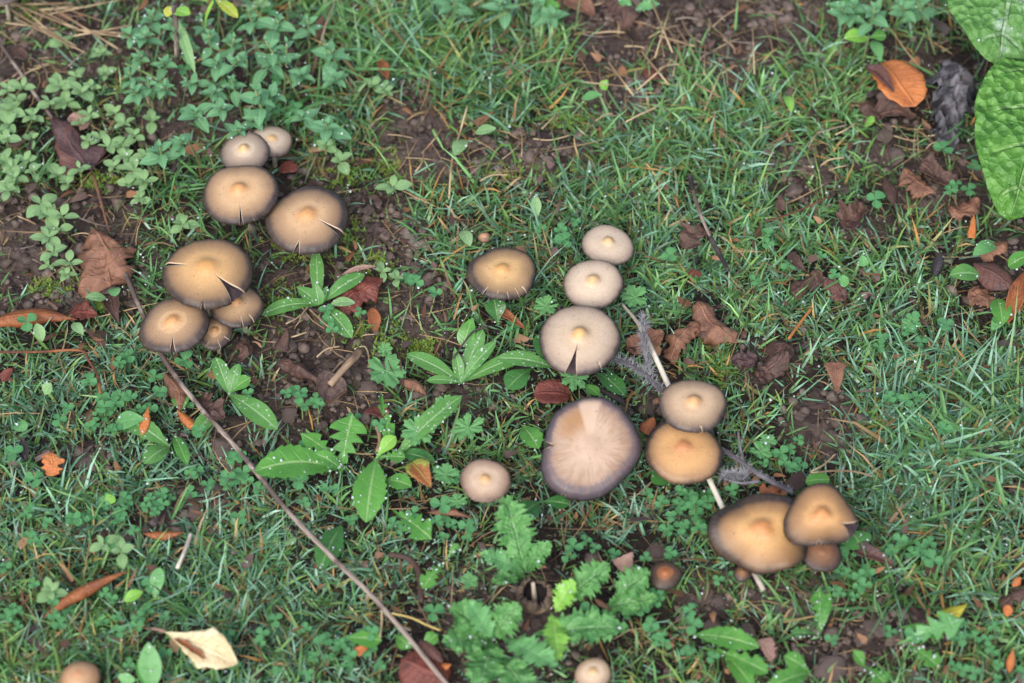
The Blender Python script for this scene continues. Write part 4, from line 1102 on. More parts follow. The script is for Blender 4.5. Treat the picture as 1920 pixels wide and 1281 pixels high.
plant('oxtongue_plant', 'oxtongue rosette beside the long twig below the mushroom clusters', 'plant', c, [
    (c, (404, 670), 30, tongue, 'ox', .007, .015, dict(arch=.1)), (c, (448, 682), 24, tongue, 'ox', .008, .015, {}), (c, (520, 806), 44, tongue, 'ox', .008, .012, dict(arch=.08)), (c, (470, 708), 30, spoon, 'dand', .008, .014, {}),
    ((424, 760), (362, 818), 34, tongue, 'ox', .007, .013, {})])
c = (318, 838)
plant('oxtongue_plant', 'low spotted oxtongue leaves beside the shiny orange leaf tip', 'plant', c, [
    (c, (270, 870), 40, tongue, 'ox', .008, .015, dict(arch=.1)), ((326, 816), (352, 872), 24, tongue, 'dand', .008, .015, {}), ((338, 742), (340, 770), 34, ovate, 'ox', .01, .012, {}), (c, (230, 784), 44, toothed, 'ox', .008, .014, {})])
c = (640, 880)
plant('dandelion', 'glossy toothed dandelion leaves beside the long twig in the middle', 'plant', c, [
    (c, (476, 884), 78, toothed, 'dand', .010, .018, dict(arch=.08, nt=40, bend=.06)), (c, (662, 772), 74, dandelion, 'dand', .010, .020, dict(arch=.08, nt=44, back=1.0)),
    ((650, 880), (560, 810), 40, dandelion, 'dand', .009, .016, dict(nt=36, back=.8)), (c, (590, 850), 36, toothed, 'dand', .012, .018, dict(nt=24))])
c = (705, 860)
plant('dandelion', 'bright dandelion leaf hanging down below the glossy toothed leaves', 'plant', c, [
    (c, (686, 980), 68, toothed, 'dand', .014, .014, dict(nt=40, arch=.1)), (c, (760, 858), 34, dandelion, 'dand', .012, .016, dict(nt=30)), (c, (742, 818), 30, spoon, 'lime', .012, .018, {}),
    ((712, 740), (734, 840), 30, dandelion, 'dand', .010, .014, dict(nt=40, back=1.0)), ((722, 900), (772, 912), 40, toothed, 'dand', .012, .016, {})])
c = (740, 962)
plant('dandelion', 'ragged dandelion leaf pointing at the curled brown pod leaf', 'plant', c, [
    (c, (812, 1014), 58, dandelion, 'dand', .012, .016, dict(nt=44, back=1.0)), ((838, 1050), (792, 1104), 36, dandelion, 'dand', .012, .016, dict(nt=36)), ((838, 1050), (858, 1020), 20, dandelion, 'dand', .012, .016, dict(nt=30))])
c = (640, 985)
plant('dandelion', 'smooth dark dandelion leaves lying under the long twig', 'plant', c, [
    (c, (600, 1068), 56, toothed, 'dark', .008, .010, dict(nt=36)), ((640, 1198), (716, 1202), 40, spoon, 'dand', .010, .014, {}), ((738, 1190), (770, 1216), 34, spoon, 'dand', .010, .013, {}), ((790, 1216), (820, 1190), 30, spoon, 'dand', .010, .013, {})])
c = (1300, 1190)
plant('dandelion', 'broad glossy dandelion leaf lying below the soil clods', 'plant', c, [
    (c, (1424, 1214), 50, toothed, 'dand', .012, .018, dict(nt=40, arch=.1)), ((1320, 1216), (1440, 1262), 44, dandelion, 'dand', .010, .016, dict(nt=40)), ((1360, 1230), (1412, 1290), 40, toothed, 'dand', .01, .015, {})])
c = (1694, 1206)
plant('dandelion', 'broad matt dandelion leaf with pale midrib beside bare soil', 'plant', c, [
    (c, (1812, 1160), 62, dandelion, 'geran', .014, .022, dict(nt=50, back=1.2, arch=.08)), ((1700, 1210), (1760, 1250), 40, dandelion, 'dand', .010, .016, dict(nt=40)), ((1690, 1176), (1770, 1196), 30, toothed, 'dand', .010, .016, {})])
c = (1536, 1190)
plant('dandelion', 'narrow dandelion leaf with white midrib rising from bare soil', 'plant', c, [
    (c, (1536, 1096), 38, dandelion, 'dand', .010, .016, dict(nt=40, back=1.2)), (c, (1484, 1188), 28, dandelion, 'dark', .008, .012, dict(nt=30)), (c, (1556, 1110), 20, toothed, 'dand', .01, .016, {})])
c = (1520, 1262)
plant('dandelion', 'dark glossy leaf tuft beside the big soil clod', 'plant', c, [
    (c, (1470, 1230), 36, spoon, 'dand', .008, .014, {}), (c, (1440, 1290), 44, toothed, 'dand', .008, .014, {}), ((1620, 1250), (1660, 1282), 46, dandelion, 'dand', .008, .014, dict(nt=30)), ((1620, 1250), (1600, 1220), 26, toothed, 'dand', .008, .014, {})])
c = (1040, 690)
plant('broad_leaf_plant', 'dark glossy leaves low behind the largest cap of the line', 'plant', c, [
    ((1000, 690), (950, 730), 46, spoon, 'dark', .010, .014, {}), (c, (930, 672), 34, tongue, 'ox', .010, .016, {}), ((980, 800), (1010, 842), 44, toothed, 'dand', .010, .015, {}), ((1090, 720), (1124, 742), 22, spoon, 'dand', .012, .016, {}),
    ((1040, 690), (1006, 628), 40, roundish, 'dark', .008, .014, {}), ((934, 610), (926, 560), 40, spoon, 'dark', .010, .018, {}), ((1120, 700), (1172, 742), 40, toothed, 'dark', .010, .014, {})])
c = (1010, 942)
plant('broad_leaf_plant', 'dark green leaves under the rim of the huge old mushroom', 'plant', c, [
    (c, (1068, 946), 30, spoon, 'dark', .012, .014, {}), (c, (974, 972), 50, toothed, 'dark', .012, .014, {}), ((1220, 870), (1256, 908), 56, spoon, 'dark', .010, .012, {}), ((1312, 920), (1330, 944), 30, spoon, 'dark', .008, .010, {})])
c = (1590, 990)
plant('broad_leaf_plant', 'dark green leaf beneath the side notch of the brown mushroom', 'plant', c, [
    (c, (1616, 1030), 56, spoon, 'dark', .016, .016, {}), ((1510, 904), (1556, 900), 30, roundish, 'dand', .012, .014, {})])
c = (286, 1292)
plant('broad_leaf_plant', 'upright pale green oval leaves beside the cream fallen leaf', 'plant', c, [
    (c, (278, 1204), 44, elliptic, 'geran', .010, .024, dict(arch=.05)), (c, (258, 1236), 30, elliptic, 'dand', .008, .018, {}), ((236, 1290), (240, 1262), 34, spoon, 'geran', .01, .016, {})])
c = (270, 1136)
plant('broad_leaf_plant', 'small bright oval leaves beside the rolled rust leaf', 'plant', c, [
    ((232, 1128), (268, 1110), 24, elliptic, 'lime', .014, .016, {}), ((290, 1120), (300, 1064), 28, tongue, 'geran', .012, .018, {}), ((205, 945), (192, 930), 22, spoon, 'geran', .014, .015, {}), ((196, 950), (214, 930), 24, spoon, 'lime', .014, .016, {})])
c = (1850, 520)
plant('plantain', 'plantain leaves with dew at the edge below the burdock', 'plant', c, [
    ((1838, 516), (1780, 516), 40, elliptic, 'ox', .014, .018, {}), ((1870, 456), (1824, 480), 30, elliptic, 'geran', .012, .018, {}), ((1890, 500), (1940, 476), 34, ovate, 'dand', .012, .020, {}),
    ((1870, 560), (1880, 610), 40, elliptic, 'dand', .012, .016, {}), ((1884, 590), (1860, 620), 26, elliptic, 'geran', .01, .014, {})])
c = (1610, 66)
plant('broad_leaf_plant', 'bright rounded leaves beneath the sprigs near the burdock', 'plant', c, [
    ((1628, 72), (1582, 72), 36, elliptic, 'lime', .022, .026, {}), ((1628, 72), (1662, 68), 28, spoon, 'dand', .020, .022, {}), ((1620, 40), (1552, 8), 50, ovate, 'dand', .014, .020, {}), ((1636, 76), (1652, 118), 24, lance, 'geran', .014, .02, {})])
c = (335, 20)
plant('tall_weed', 'yellowing toothed leaves on a tall stem at the top of the marjoram', 'plant', (332, 118), [
    ((322, 22), (356, 28), 30, toothed, 'lime', .05, .055, dict(nt=24)), ((325, 10), (312, 32), 22, toothed, 'yel', .05, .05, {}), ((404, 0), (446, 34), 26, toothed, 'yel', .05, .05, dict(nt=24)), ((326, 30), (366, 138), 20, elliptic, 'chick', .04, .03, {}), ((400, 2), (386, 60), 10, blade, 'lime', .05, .03, {})])
c = (1205, 5)
plant('broad_leaf_plant', 'small pale lobed leaves beside dark wrinkled leaf on soil', 'plant', c, [
    ((1190, 20), (1236, 8), 34, frilly, 'geran', .012, .018, {}), ((1190, 20), (1160, -2), 24, spoon, 'geran', .012, .016, {}), ((1010, 30), (1050, 10), 40, toothed, 'dand', .014, .02, {})])
# single oval leaves lying in the turf: one plant each
for lab, b, t, w, pr, mt_ in [
    ('pale oval leaf lying in turf above the line of three caps', (1006, 408), (1004, 366), 20, elliptic, 'chick'), ('oval leaf beside the tall straw on the soil strip', (890, 250), (930, 242), 24, elliptic, 'chick'),
    ('drooping oval leaf under the tall straw', (872, 262), (852, 292), 28, elliptic, 'chick'), ('pale leaf beside the tiny button mushroom', (866, 432), (882, 462), 24, elliptic, 'chick'),
    ('tan-green wilted leaf beside the marjoram sprigs', (582, 130), (536, 158), 30, lance, 'chick'), ('small round leaf tip at the edge of the cap cluster', (648, 368), (652, 360), 18, roundish, 'geran'),
    ('oval dewy leaf below the curled dark scrap on the soil', (200, 560), (160, 558), 22, elliptic, 'chick'), ('small leaf on soil left of the oval dewy leaf', (214, 540), (216, 556), 22, roundish, 'geran'),
    ('pale hairy leaf in wet turf beside the thin twig', (80, 640), (68, 606), 22, elliptic, 'chick'), ('pale green leaf near the elbow of the bent twig', (136, 606), (156, 628), 20, elliptic, 'chick'),
    ('pale rounded leaf in wet grass below the bent twig', (84, 740), (96, 718), 24, elliptic, 'chick'), ('bright rounded leaf among clover in wet grass', (28, 796), (50, 806), 26, roundish, 'geran'),
    ('broad leaf under clover beside the narrow orange scrap', (216, 796), (272, 786), 40, ovate, 'geran'), ('twin-tipped soft green leaf lying below the long twig bend', (540, 1010), (548, 1022), 26, roundish, 'chick'),
    ('broad green leaf blade lying across soil beside dark scrap', (1090, 186), (1130, 178), 22, lance, 'geran'), ('small bright leaf near the straw and turf edge', (1128, 168), (1140, 150), 20, ovate, 'lime'),
    ('pointed leaf standing in turf near the wet right-hand grass', (1620, 500), (1616, 478), 22, ovate, 'geran'), ('round leaf in turf below the dark curled fragment', (1576, 535), (1590, 520), 24, roundish, 'geran'),
    ('round bright leaf below the dark red-brown strip', (1622, 232), (1640, 228), 28, roundish, 'lime'), ('young leaf pair in turf beside the bare right soil', (1476, 180), (1484, 212), 18, ovate, 'lime'),
]:
    B = P(b[0], b[1], .012)
    T_ = P(t[0], t[1], .016)
    me, V = leaf_mesh('leaf', (0, 0, 0), T_ - B, w * px_size(B), pr, 10, 5, fold=.12, seed=b[0])
    tag(new_obj('ground_leaf', me, G[mt_], None, B), lab, 'leaf')
    DEWPTS.extend((V + np.array(B))[::5].tolist())
    foot(b, t, w * .5, .4)

# --- burdock
c = (1990, 150)
bd = thing('burdock', 'burdock with two huge wrinkled leaves overhanging the turf', 'plant', P(*c, 0))
for lab, b, t, w, mat, h0, h1, kw in (
        ('mildewed dusty green leaf', (1936, -150), (1872, 126), 262, 'burdock2', .075, .052, dict(bend=.04)),
        ('bright green wrinkled leaf with insect holes', (1938, 108), (1894, 414), 208, 'burdock', .062, .04, dict(bend=-.03)),):
    lf = big_leaf(bd, b, t, w, lambda q: np.sin(PI * np.clip(q, 0, 1) ** .78) ** .55, mat, h0, h1, label=lab, nt=46, nu=25, arch=.07, fold=.12, wave=.02, crumple=.07, seed=4, cf=55, foot_on=False, dew=-9, **kw)
    lf.modifiers.new('thickness', 'SOLIDIFY').thickness = .0005
    B, T_ = P(b[0], b[1], h0) - bd.location, P(t[0], t[1], h1) - bd.location
    n = 14
    L = (T_ - B).length
    sd = (T_ - B).normalized().cross(Vector((0, 0, 1))).normalized()
    up = sd.cross((T_ - B).normalized())
    pts = [B + (T_ - B) * (i / n) + up * (.07 * L * math.sin(PI * i / n) - .0002) + sd * kw['bend'] * L * math.sin(PI * i / n) for i in range(n)]
    new_obj('midrib', tube_mesh('midrib', pts, [.0014 * (1 - .75 * i / n) for i in range(n)], 6), tube_mat('midrib_' + mat, lin(150, 128, 116), lin(128, 96, 88)), lf)
    new_obj('stalk', tube_mesh('stalk', [B, B + Vector((.015, .01, -.03)), Vector((0, 0, 0))], [.002, .0025, .003], 8), STALK_G, bd)

# --- ragwort, frilly pale green
def frill(c, lst): return [(b, t, w, frilly, m, h0, h1, dict(nt=90, nu=9, arch=.06, wave=.05, crumple=.08, back=-.6, dew=-32, seed=i * 3 + 1)) for i, (b, t, w, m, h0, h1) in enumerate(lst)]


c = (985, 1075)
plant('ragwort', 'pale ragwort leaves with frilled edges above the cup-shaped mushroom', 'plant', c, frill(c, [
    (c, (948, 936), 92, 'rag', .012, .034), (c, (905, 1040), 56, 'geran', .010, .022), (c, (1030, 1020), 56, 'rag', .010, .026), (c, (925, 1092), 46, 'rag', .01, .02)]))
c = (1120, 1150)
plant('ragwort', 'frilled ragwort leaves reaching toward the small dark brown mushroom', 'plant', c, frill(c, [
    ((1060, 1130), (1140, 1062), 84, 'rag', .012, .028), ((1150, 1130), (1216, 1072), 80, 'rag', .014, .026), (c, (1226, 1120), 62, 'rag', .012, .022), ((1000, 1190), (1170, 1178), 90, 'rag', .014, .026), ((1040, 1150), (1076, 1090), 56, 'lime', .012, .026)]))
c = (925, 1200)
plant('ragwort', 'large frilled ragwort rosette below the cup-shaped mushroom', 'plant', c, frill(c, [
    (c, (846, 1140), 92, 'rag', .012, .028), (c, (834, 1206), 86, 'rag', .012, .026), (c, (970, 1136), 84, 'rag', .014, .03), ((940, 1196), (1040, 1250), 70, 'geran', .014, .03), (c, (900, 1290), 96, 'rag', .012, .024), ((930, 1230), (990, 1300), 88, 'rag', .012, .026),
    ((1034, 1150), (1048, 1236), 56, 'lime', .016, .026), (c, (880, 1130), 62, 'geran', .016, .032)]))


# --- cranesbill, rounded lobed leaves
def lobed_mesh(name, seed, lobes=7, deep=.42):
    rs = random.Random(seed)
    n = 84
    th = np.linspace(-PI * .94, PI * .94, n) + PI / 2
    ph = (th - PI / 2) / (2 * PI * .94) * lobes
    r = (1 - deep) + deep * np.abs(np.cos(PI * ph)) ** .6 + .07 * np.cos(6 * PI * ph)
    r *= 1 + .06 * np.sin(2 * th + rs.uniform(0, 6))
    rings = np.array([.0, .3, .6, .85, 1.0])
    RR = rings[:, None] * np.where(rings[:, None] > .5, r[None] ** ((rings[:, None] - .5) * 2), 1)
    Z = .10 * np.sin(rings * 3)[:, None] * np.cos(2 * PI * ph)[None] * rings[:, None] + .12 * rings[:, None] ** 2
    V = np.stack([RR * np.cos(th), RR * np.sin(th), Z + 0 * RR], -1).reshape(-1, 3)
    lu = np.broadcast_to(2 * np.abs((ph + .5) % 1.0 - .5), RR.shape) * .8 * np.minimum(1, rings[:, None] * 2 + .2)
    return np_mesh(name, V, grid_faces(len(rings), n), True, {'lu': lu.ravel(), 'lt': (RR * .6).ravel()})


LOB = [lobed_mesh('cranesbill_blade', k, 5 + k % 3, .34 + .08 * (k % 3)) for k in range(4)]
for lm in LOB:
    lm.materials.append(G['geran'])
for k, (lab, x, y, w, rot) in enumerate([
    ('round lobed cranesbill leaf on bare soil below the oxtongue rosette', 724, 696, 74, 200), ('lobed cranesbill leaf with dewdrops left of the twin near the huge mushroom', 784, 808, 62, 170),
    ('lobed cranesbill leaf nearer the dark round red leaf of the pair', 878, 802, 60, 150), ('dark lobed cranesbill leaf beside the white stalk', 1190, 557, 52, 90), ('heart-shaped lobed cranesbill leaf beside the flat pale mushroom', 836, 890, 50, 60),
    ('pale frosted cranesbill leaf alone in the wet turf', 1708, 608, 38, 10), ('lobed cranesbill leaf half under the largest cap of the line', 1076, 706, 56, 220), ('cranesbill leaf above the two dewy lobed leaves', 836, 762, 44, 120),
    ('small cranesbill leaf beside the forked twig', 1426, 846, 40, 240), ('cranesbill leaf half under the middle cap of the line', 1024, 574, 46, 100), ('small lobed leaf above the cranesbill on soil', 722, 656, 30, 20),
    ('frosted lobed leaf beside the ragwort and dandelion', 880, 1090, 34, 300), ('lobed cranesbill leaf near the forked twig end', 1440, 828, 34, 30), ('small lobed leaf tucked beside the reddish side of long twig', 858, 940, 36, 130)]):
    h = .016 if k else .012
    C = P(x, y, h)
    base = P(x + random.uniform(-20, 20), y + random.uniform(-5, 15), 0)
    r = thing('cranesbill', lab, 'plant', base)
    o = new_obj('leaf', LOB[k % 4], None, r)
    o.location = C - base
    s = w * px_size(C) / 2
    o.scale = (s * 1.02, s * 1.06, s)
    o.rotation_euler = (random.uniform(-.2, .1), random.uniform(-.2, .2), math.radians(rot))
    new_obj('stalk', tube_mesh('stalk', [(0, 0, 0), (C - base) * .5 + Vector((.003, 0, 0)), C - base], [.0007, .0007, .0006], 6), STALK_G, r)
    DEWPTS.extend([tuple(C + Vector((random.uniform(-s, s) * .7, random.uniform(-s, s) * .7, .0012))) for _ in range(9)])
    foot((x, y), (x, y + 1), w * .45, .4)


# --- small repeated plants: shared leaf meshes
def small_leaf(name, prof, mat, L=1.0, W=.55, fold=.2, arch=.1, nt=7, nu=5, seed=0, crumple=0):
    me, _ = leaf_mesh(name, (0, 0, 0), (0, L, 0), W, prof, nt, nu, arch=arch, fold=fold, seed=seed, crumple=crumple, cf=3)
    me.materials.append(G[mat])
    return me


MARJ = [small_leaf('marjoram_leaf', ovate, 'marj', 1, .5 + .05 * k, .2, .06 + .03 * k, 8, 5, k) for k in range(3)]
CHK = [small_leaf('chickweed_leaf', elliptic, 'chick', 1, .52 + .08 * k, .12, .1, 7, 5, k) for k in range(3)]
CLV = [small_leaf('clover_leaflet', lambda t: np.sin(PI * np.clip(t, 0, 1) ** 1.45) ** .62, 'clover', 1, .92 + .06 * k, .1 + .08 * k, .04, 7, 5, k) for k in range(3)]
STK = tube_mesh('stalk', [(0, 0, 0), (.03, .02, .5), (0, 0, 1)], [.05, .05, .045], 5)
STK.materials.append(STALK_G)


def put_leaf(mesh, parent, pos, az, elev, size, roll=0.0, name='leaf'):
    o = new_obj(name, mesh, None, parent)
    o.matrix_local = Matrix.Translation(pos) @ Matrix.Rotation(az - PI / 2, 4, 'Z') @ Matrix.Rotation(elev, 4, 'X') @ Matrix.Rotation(roll, 4, 'Y') @ Matrix.Diagonal((size, size, size, 1))
    return o


def put_stalk(parent, top, thick):
    o = new_obj('stalk', STK, None, parent)
    q = Vector((0, 0, 1)).rotation_difference(top.normalized()).to_matrix().to_4x4()
    o.matrix_local = q @ Matrix.Diagonal((thick, thick, top.length, 1))
    return o


def sprig(x, y, size, h, label, group, rs, meshes=MARJ, whorls=4, name='marjoram_sprig', per=2, dz=.09):
    top = P(x, y, h)
    s = px_size(top) * size
    lean = Vector((rs.uniform(-.5, .5), rs.uniform(-.3, .7), 0)) * h
    base = Vector((top.x, top.y, 0)) + lean
    r = thing(name, label, 'plant', base, group)
    tp = top - base
    put_stalk(r, tp, .0125)
    a0 = rs.uniform(0, PI)
    for w in range(whorls):
        f = 1 - w * dz
        pos = tp * f
        a = a0 + w * PI / per + rs.uniform(-.25, .25)
        ls = s * (.4, .72, 1.0, 1.08)[w] if whorls > 2 else s * (.8, 1.1)[w]
        for j in range(per):
            az = a + j * 2 * PI / per
            put_leaf(meshes[rs.randrange(3)], r, pos, az + rs.uniform(-.2, .2), (.75, .34, .12, -.1)[w if whorls > 2 else w + 1] + rs.uniform(-.2, .2), ls * rs.uniform(.85, 1.15), rs.uniform(-.25, .25))
            q = base + pos + Vector((math.cos(az), math.sin(az), .15)) * ls * rs.uniform(.3, .9)
            DEWPTS.append(tuple(q + Vector((0, 0, .0007))))
            DEWPTS.append(tuple(base + pos + Vector((math.cos(az + .3), math.sin(az + .3), .2)) * ls * .7))
    foot((x, y), (x, y + 1), size * .6, .5)


rs = random.Random(21)
MJ = [(395, 62, 36), (288, 22, 34), (352, 82, 34), (268, 70, 36), (305, 118, 34), (248, 168, 36), (362, 214, 44), (408, 116, 34), (476, 168, 46), (482, 214, 44), (612, 92, 46), (520, 40, 44),
      (508, 112, 46), (505, 178, 44), (614, 232, 46), (566, 220, 36), (300, 276, 42), (338, 262, 34), (470, 26, 34), (440, 70, 36), (262, 100, 30), (310, 160, 34), (280, 150, 30), (345, 150, 34), (430, 150, 34), (455, 110, 34),
      (540, 80, 36), (560, 140, 40), (240, 130, 28), (320, 40, 32), (230, 60, 30), (380, 30, 32), (398, 170, 34), (500, 80, 36), (580, 40, 34), (632, 150, 36), (450, 240, 34), (410, 200, 32)]
for x, y, s in MJ:
    sprig(x + rs.uniform(-4, 4), y + rs.uniform(-4, 4), s * .86, rs.uniform(.026, .046), 'blue-green marjoram sprig with paired oval leaves near ' + near(x, y), 'marjoram sprigs in the dense patch', rs)
for x, y, s in [(856, 2, 36), (934, 6, 38), (1008, 8, 36), (1040, 26, 30)]:
    sprig(x, y, s, .024, 'marjoram sprig growing alone in the long grass at the top edge', 'marjoram sprigs along the top of the long grass', rs)
for x, y, s in [(1600, 10, 40), (1640, 16, 40), (1690, 12, 36), (1578, 14, 34), (1720, 2, 36)]:
    sprig(x, y, s, .036, 'soft green sprig with paired leaves beside the burdock', 'sprigs beside the burdock', rs)
CH = [(115, 80, 34), (30, 190, 34), (22, 210, 40), (45, 160, 30), (110, 160, 38), (150, 170, 40), (125, 190, 36), (165, 210, 30), (15, 235, 40), (60, 215, 30), (10, 300, 36), (20, 315, 30), (215, 215, 34), (228, 268, 34), (200, 275, 36),
      (190, 260, 30), (235, 290, 30), (255, 255, 30), (250, 320, 38), (268, 335, 34), (240, 345, 32), (285, 225, 34), (110, 330, 38), (130, 345, 28), (20, 350, 34), (12, 360, 34), (75, 380, 44), (115, 405, 40), (85, 400, 34),
      (345, 418, 36), (100, 470, 36), (130, 490, 36), (88, 445, 40), (95, 500, 30), (120, 510, 26), (150, 225, 24), (170, 160, 26), (195, 140, 26), (190, 100, 26), (15, 165, 30), (640, 300, 40), (610, 270, 36), (738, 350, 40), (700, 160, 34), (725, 170, 26),
      (195, 1020, 40), (225, 1035, 44), (95, 1110, 38), (715, 512, 30), (740, 525, 30), (490, 10, 26), (60, 320, 34), (150, 315, 28), (215, 310, 30), (230, 235, 28), (275, 290, 30), (60, 260, 30), (90, 190, 30), (140, 140, 30), (10, 260, 34), (50, 300, 32), (160, 260, 26), (265, 375, 28), (105, 425, 34), (30, 335, 30)]
for x, y, s in CH:
    sprig(x + rs.uniform(-4, 4), y + rs.uniform(-4, 4), s * .76, rs.uniform(.010, .018), 'pale green mouse-ear chickweed with small oval leaves near ' + near(x, y), 'mouse-ear chickweed plants', rs, CHK, 2, 'chickweed', rs.choice([2, 2, 3]))


def clover(x, y, size, h, rs, label, group):
    top = P(x, y, h)
    s = size * .5 * px_size(top)
    base = Vector((top.x + rs.uniform(-.3, .3) * h, top.y + rs.uniform(-.3, .3) * h, 0))
    r = thing('clover', label, 'clover', base, group)
    put_stalk(r, top - base, .0085)
    a = rs.uniform(0, 2 * PI)
    for j in range(3):
        put_leaf(CLV[rs.randrange(3)], r, top - base, a + j * 2.09 + rs.uniform(-.15, .15), rs.uniform(-.15, .3), s * rs.uniform(.9, 1.1), rs.uniform(-.25, .25), 'leaflet')
    foot((x, y), (x, y + 1), size * .45, .5)


BIGC = [(345, 676, 42), (50, 603, 40), (1642, 374, 42), (1058, 450, 40), (1104, 1146, 42), (1299, 1171, 40), (1257, 1037, 30), (827, 946, 42), (876, 986, 38), (812, 1148, 44), (1255, 480, 34), (1774, 608, 36), (1768, 278, 42), (505, 20, 34), (520, 148, 34),
        (372, 808, 34), (560, 900, 42), (25, 850, 40), (65, 898, 42), (1590, 1026, 40), (1716, 1190, 40), (1750, 1050, 42), (1560, 1200, 30), (1075, 1025, 38), (1700, 750, 36), (1770, 805, 36), (168, 715, 34), (430, 160, 36), (345, 130, 34), (450, 970, 36), (425, 895, 34)]
for x, y, s in BIGC:
    clover(x, y, s, rs.uniform(.013, .02), rs, 'large three-leaflet clover standing clear of the grass near ' + near(x, y), 'large clovers standing clear of the grass')
CR = [(205, 765, 100, 45, 22), (240, 940, 110, 40, 18), (420, 900, 60, 40, 12), (560, 745, 60, 25, 9), (560, 905, 60, 40, 6), (300, 1180, 170, 60, 24), (60, 1150, 60, 90, 9), (90, 985, 70, 50, 7), (1290, 965, 70, 40, 22), (1385, 1050, 50, 40, 10),
      (1250, 1210, 80, 45, 9), (1600, 1080, 45, 50, 12), (1465, 868, 50, 25, 9), (1740, 760, 80, 45, 7), (1690, 1030, 60, 35, 6), (1810, 1200, 70, 50, 8), (640, 1210, 150, 50, 18), (870, 1000, 60, 40, 5), (1075, 440, 40, 40, 5), (1690, 640, 90, 40, 5),
      (820, 540, 80, 40, 4), (720, 960, 90, 50, 6), (260, 660, 80, 40, 7), (1470, 1020, 40, 60, 4), (1240, 1130, 60, 40, 5), (1150, 1030, 80, 30, 6), (1560, 985, 60, 50, 6), (660, 800, 60, 30, 4), (620, 600, 60, 30, 4), (1450, 490, 150, 60, 6), (1860, 1260, 60, 30, 5),
      (550, 200, 40, 60, 4), (420, 300, 60, 60, 0), (1330, 600, 0, 0, 0), (1800, 340, 30, 25, 4), (860, 860, 40, 40, 5), (980, 620, 60, 40, 3)]
for cx, cy, rx, ry, n in CR:
    for _ in range(n):
        x, y = cx + rs.gauss(0, .6) * rx, cy + rs.gauss(0, .6) * ry
        clover(x, y, rs.uniform(22, 34), rs.uniform(.009, .017), rs, 'small low clover woven into the turf near ' + near(x, y), 'small clovers woven into the turf')


# --- grass tufts with broad blades
def tuft(label, x, y, n, L, w, spread, seed, arc=(0, 360), mat='grass', h=.02):
    rs = random.Random(seed)
    root = thing('grass_tuft', label, 'grass tuft', P(x, y, 0))
    o0 = root.location
    for k in range(n):
        a = math.radians(rs.uniform(*arc))
        l = L * rs.uniform(.55, 1.1)
        bx, by = x + rs.uniform(-1, 1) * spread, y + rs.uniform(-1, 1) * spread
        B, T_ = P(bx, by, .001), P(bx + l * math.cos(a), by - l * math.sin(a) * .85, rs.uniform(.4, 1.2) * h)
        me, V = leaf_mesh('blade', B - o0, T_ - o0, w * rs.uniform(.7, 1.15) * px_size(B), blade, 9, 3, arch=rs.uniform(.04, .14), fold=.35, bend=rs.uniform(-.08, .08), roll=rs.uniform(-.7, .7), seed=k)
        new_obj('blade', me, G[mat], root)
        DEWPTS.extend((V[4::5] + np.array(o0)).tolist())


tuft('broad-bladed blue-green grass tuft fanning upward in the wet turf', 1800, 830, 20, 120, 13, 40, 1, (10, 170))
tuft('broad grass blades sprawling sideways below the fanning tuft', 1770, 850, 14, 110, 13, 40, 2, (-60, 240))
tuft('broad grass tuft between the fanning tuft and the yellow-green leaf', 1760, 975, 15, 100, 11, 50, 3)
tuft('grass tuft with wide blades near the orange leaf scraps', 1870, 980, 14, 110, 11, 45, 4)
tuft('long grass tuft between the marjoram patch and the long lawn grass', 640, 100, 20, 130, 9, 50, 5, (-40, 120))
tuft('long grass tuft sweeping down beside the marjoram patch', 600, 190, 16, 120, 9, 50, 6, (150, 300))
tuft('long grass tuft standing beside the four-cap mushroom cluster', 345, 360, 18, 90, 8, 40, 7, (200, 380), h=.025)
tuft('grass tuft under the leaves of the burdock', 1790, 200, 18, 100, 7, 50, 8)
tuft('loose grass tuft between the soil clods and the broad matt dandelion', 1640, 1120, 18, 110, 7, 40, 9, (30, 330))
tuft('green grass tuft at the edge of the straw-covered soil', 1300, 130, 12, 80, 8, 30, 10, (20, 160))
tuft('grass tuft beside the second oxtongue rosette', 930, 650, 14, 100, 7, 40, 11, (20, 150))
tuft('grass tuft between the bare soil strip and the lone ochre mushroom', 820, 480, 14, 80, 7, 40, 12)
tuft('short grass tuft beside the crinkled brown leaf and cluster', 275, 505, 16, 70, 7, 30, 13)
tuft('loose grass tuft above the shrivelled black leaf', 1640, 560, 16, 90, 8, 60, 14)

# ================================================================ SOIL CLODS
CLODM = simple_mat('clod', lin(106, 93, 88), lin(138, 122, 115), 160, .85, .9, .2, lin(76, 62, 58))


def clod_mesh(seed, sub=3):
    bm = bmesh.new()
    bmesh.ops.create_icosphere(bm, subdivisions=sub, radius=1)
    from mathutils import noise as mn
    for v in bm.verts:
        p = v.co * 1.4 + Vector((seed * 7.1, 0, 0))
        v.co *= 1 + .35 * mn.noise(p) + .22 * mn.noise(p * 2.3) + .12 * mn.noise(p * 5)
        v.co.z *= .72
    for f in bm.faces:
        f.smooth = True
    me = bpy.data.meshes.new('soil_clod')
    bm.to_mesh(me)
    bm.free()
    me.materials.append(CLODM)
    return me


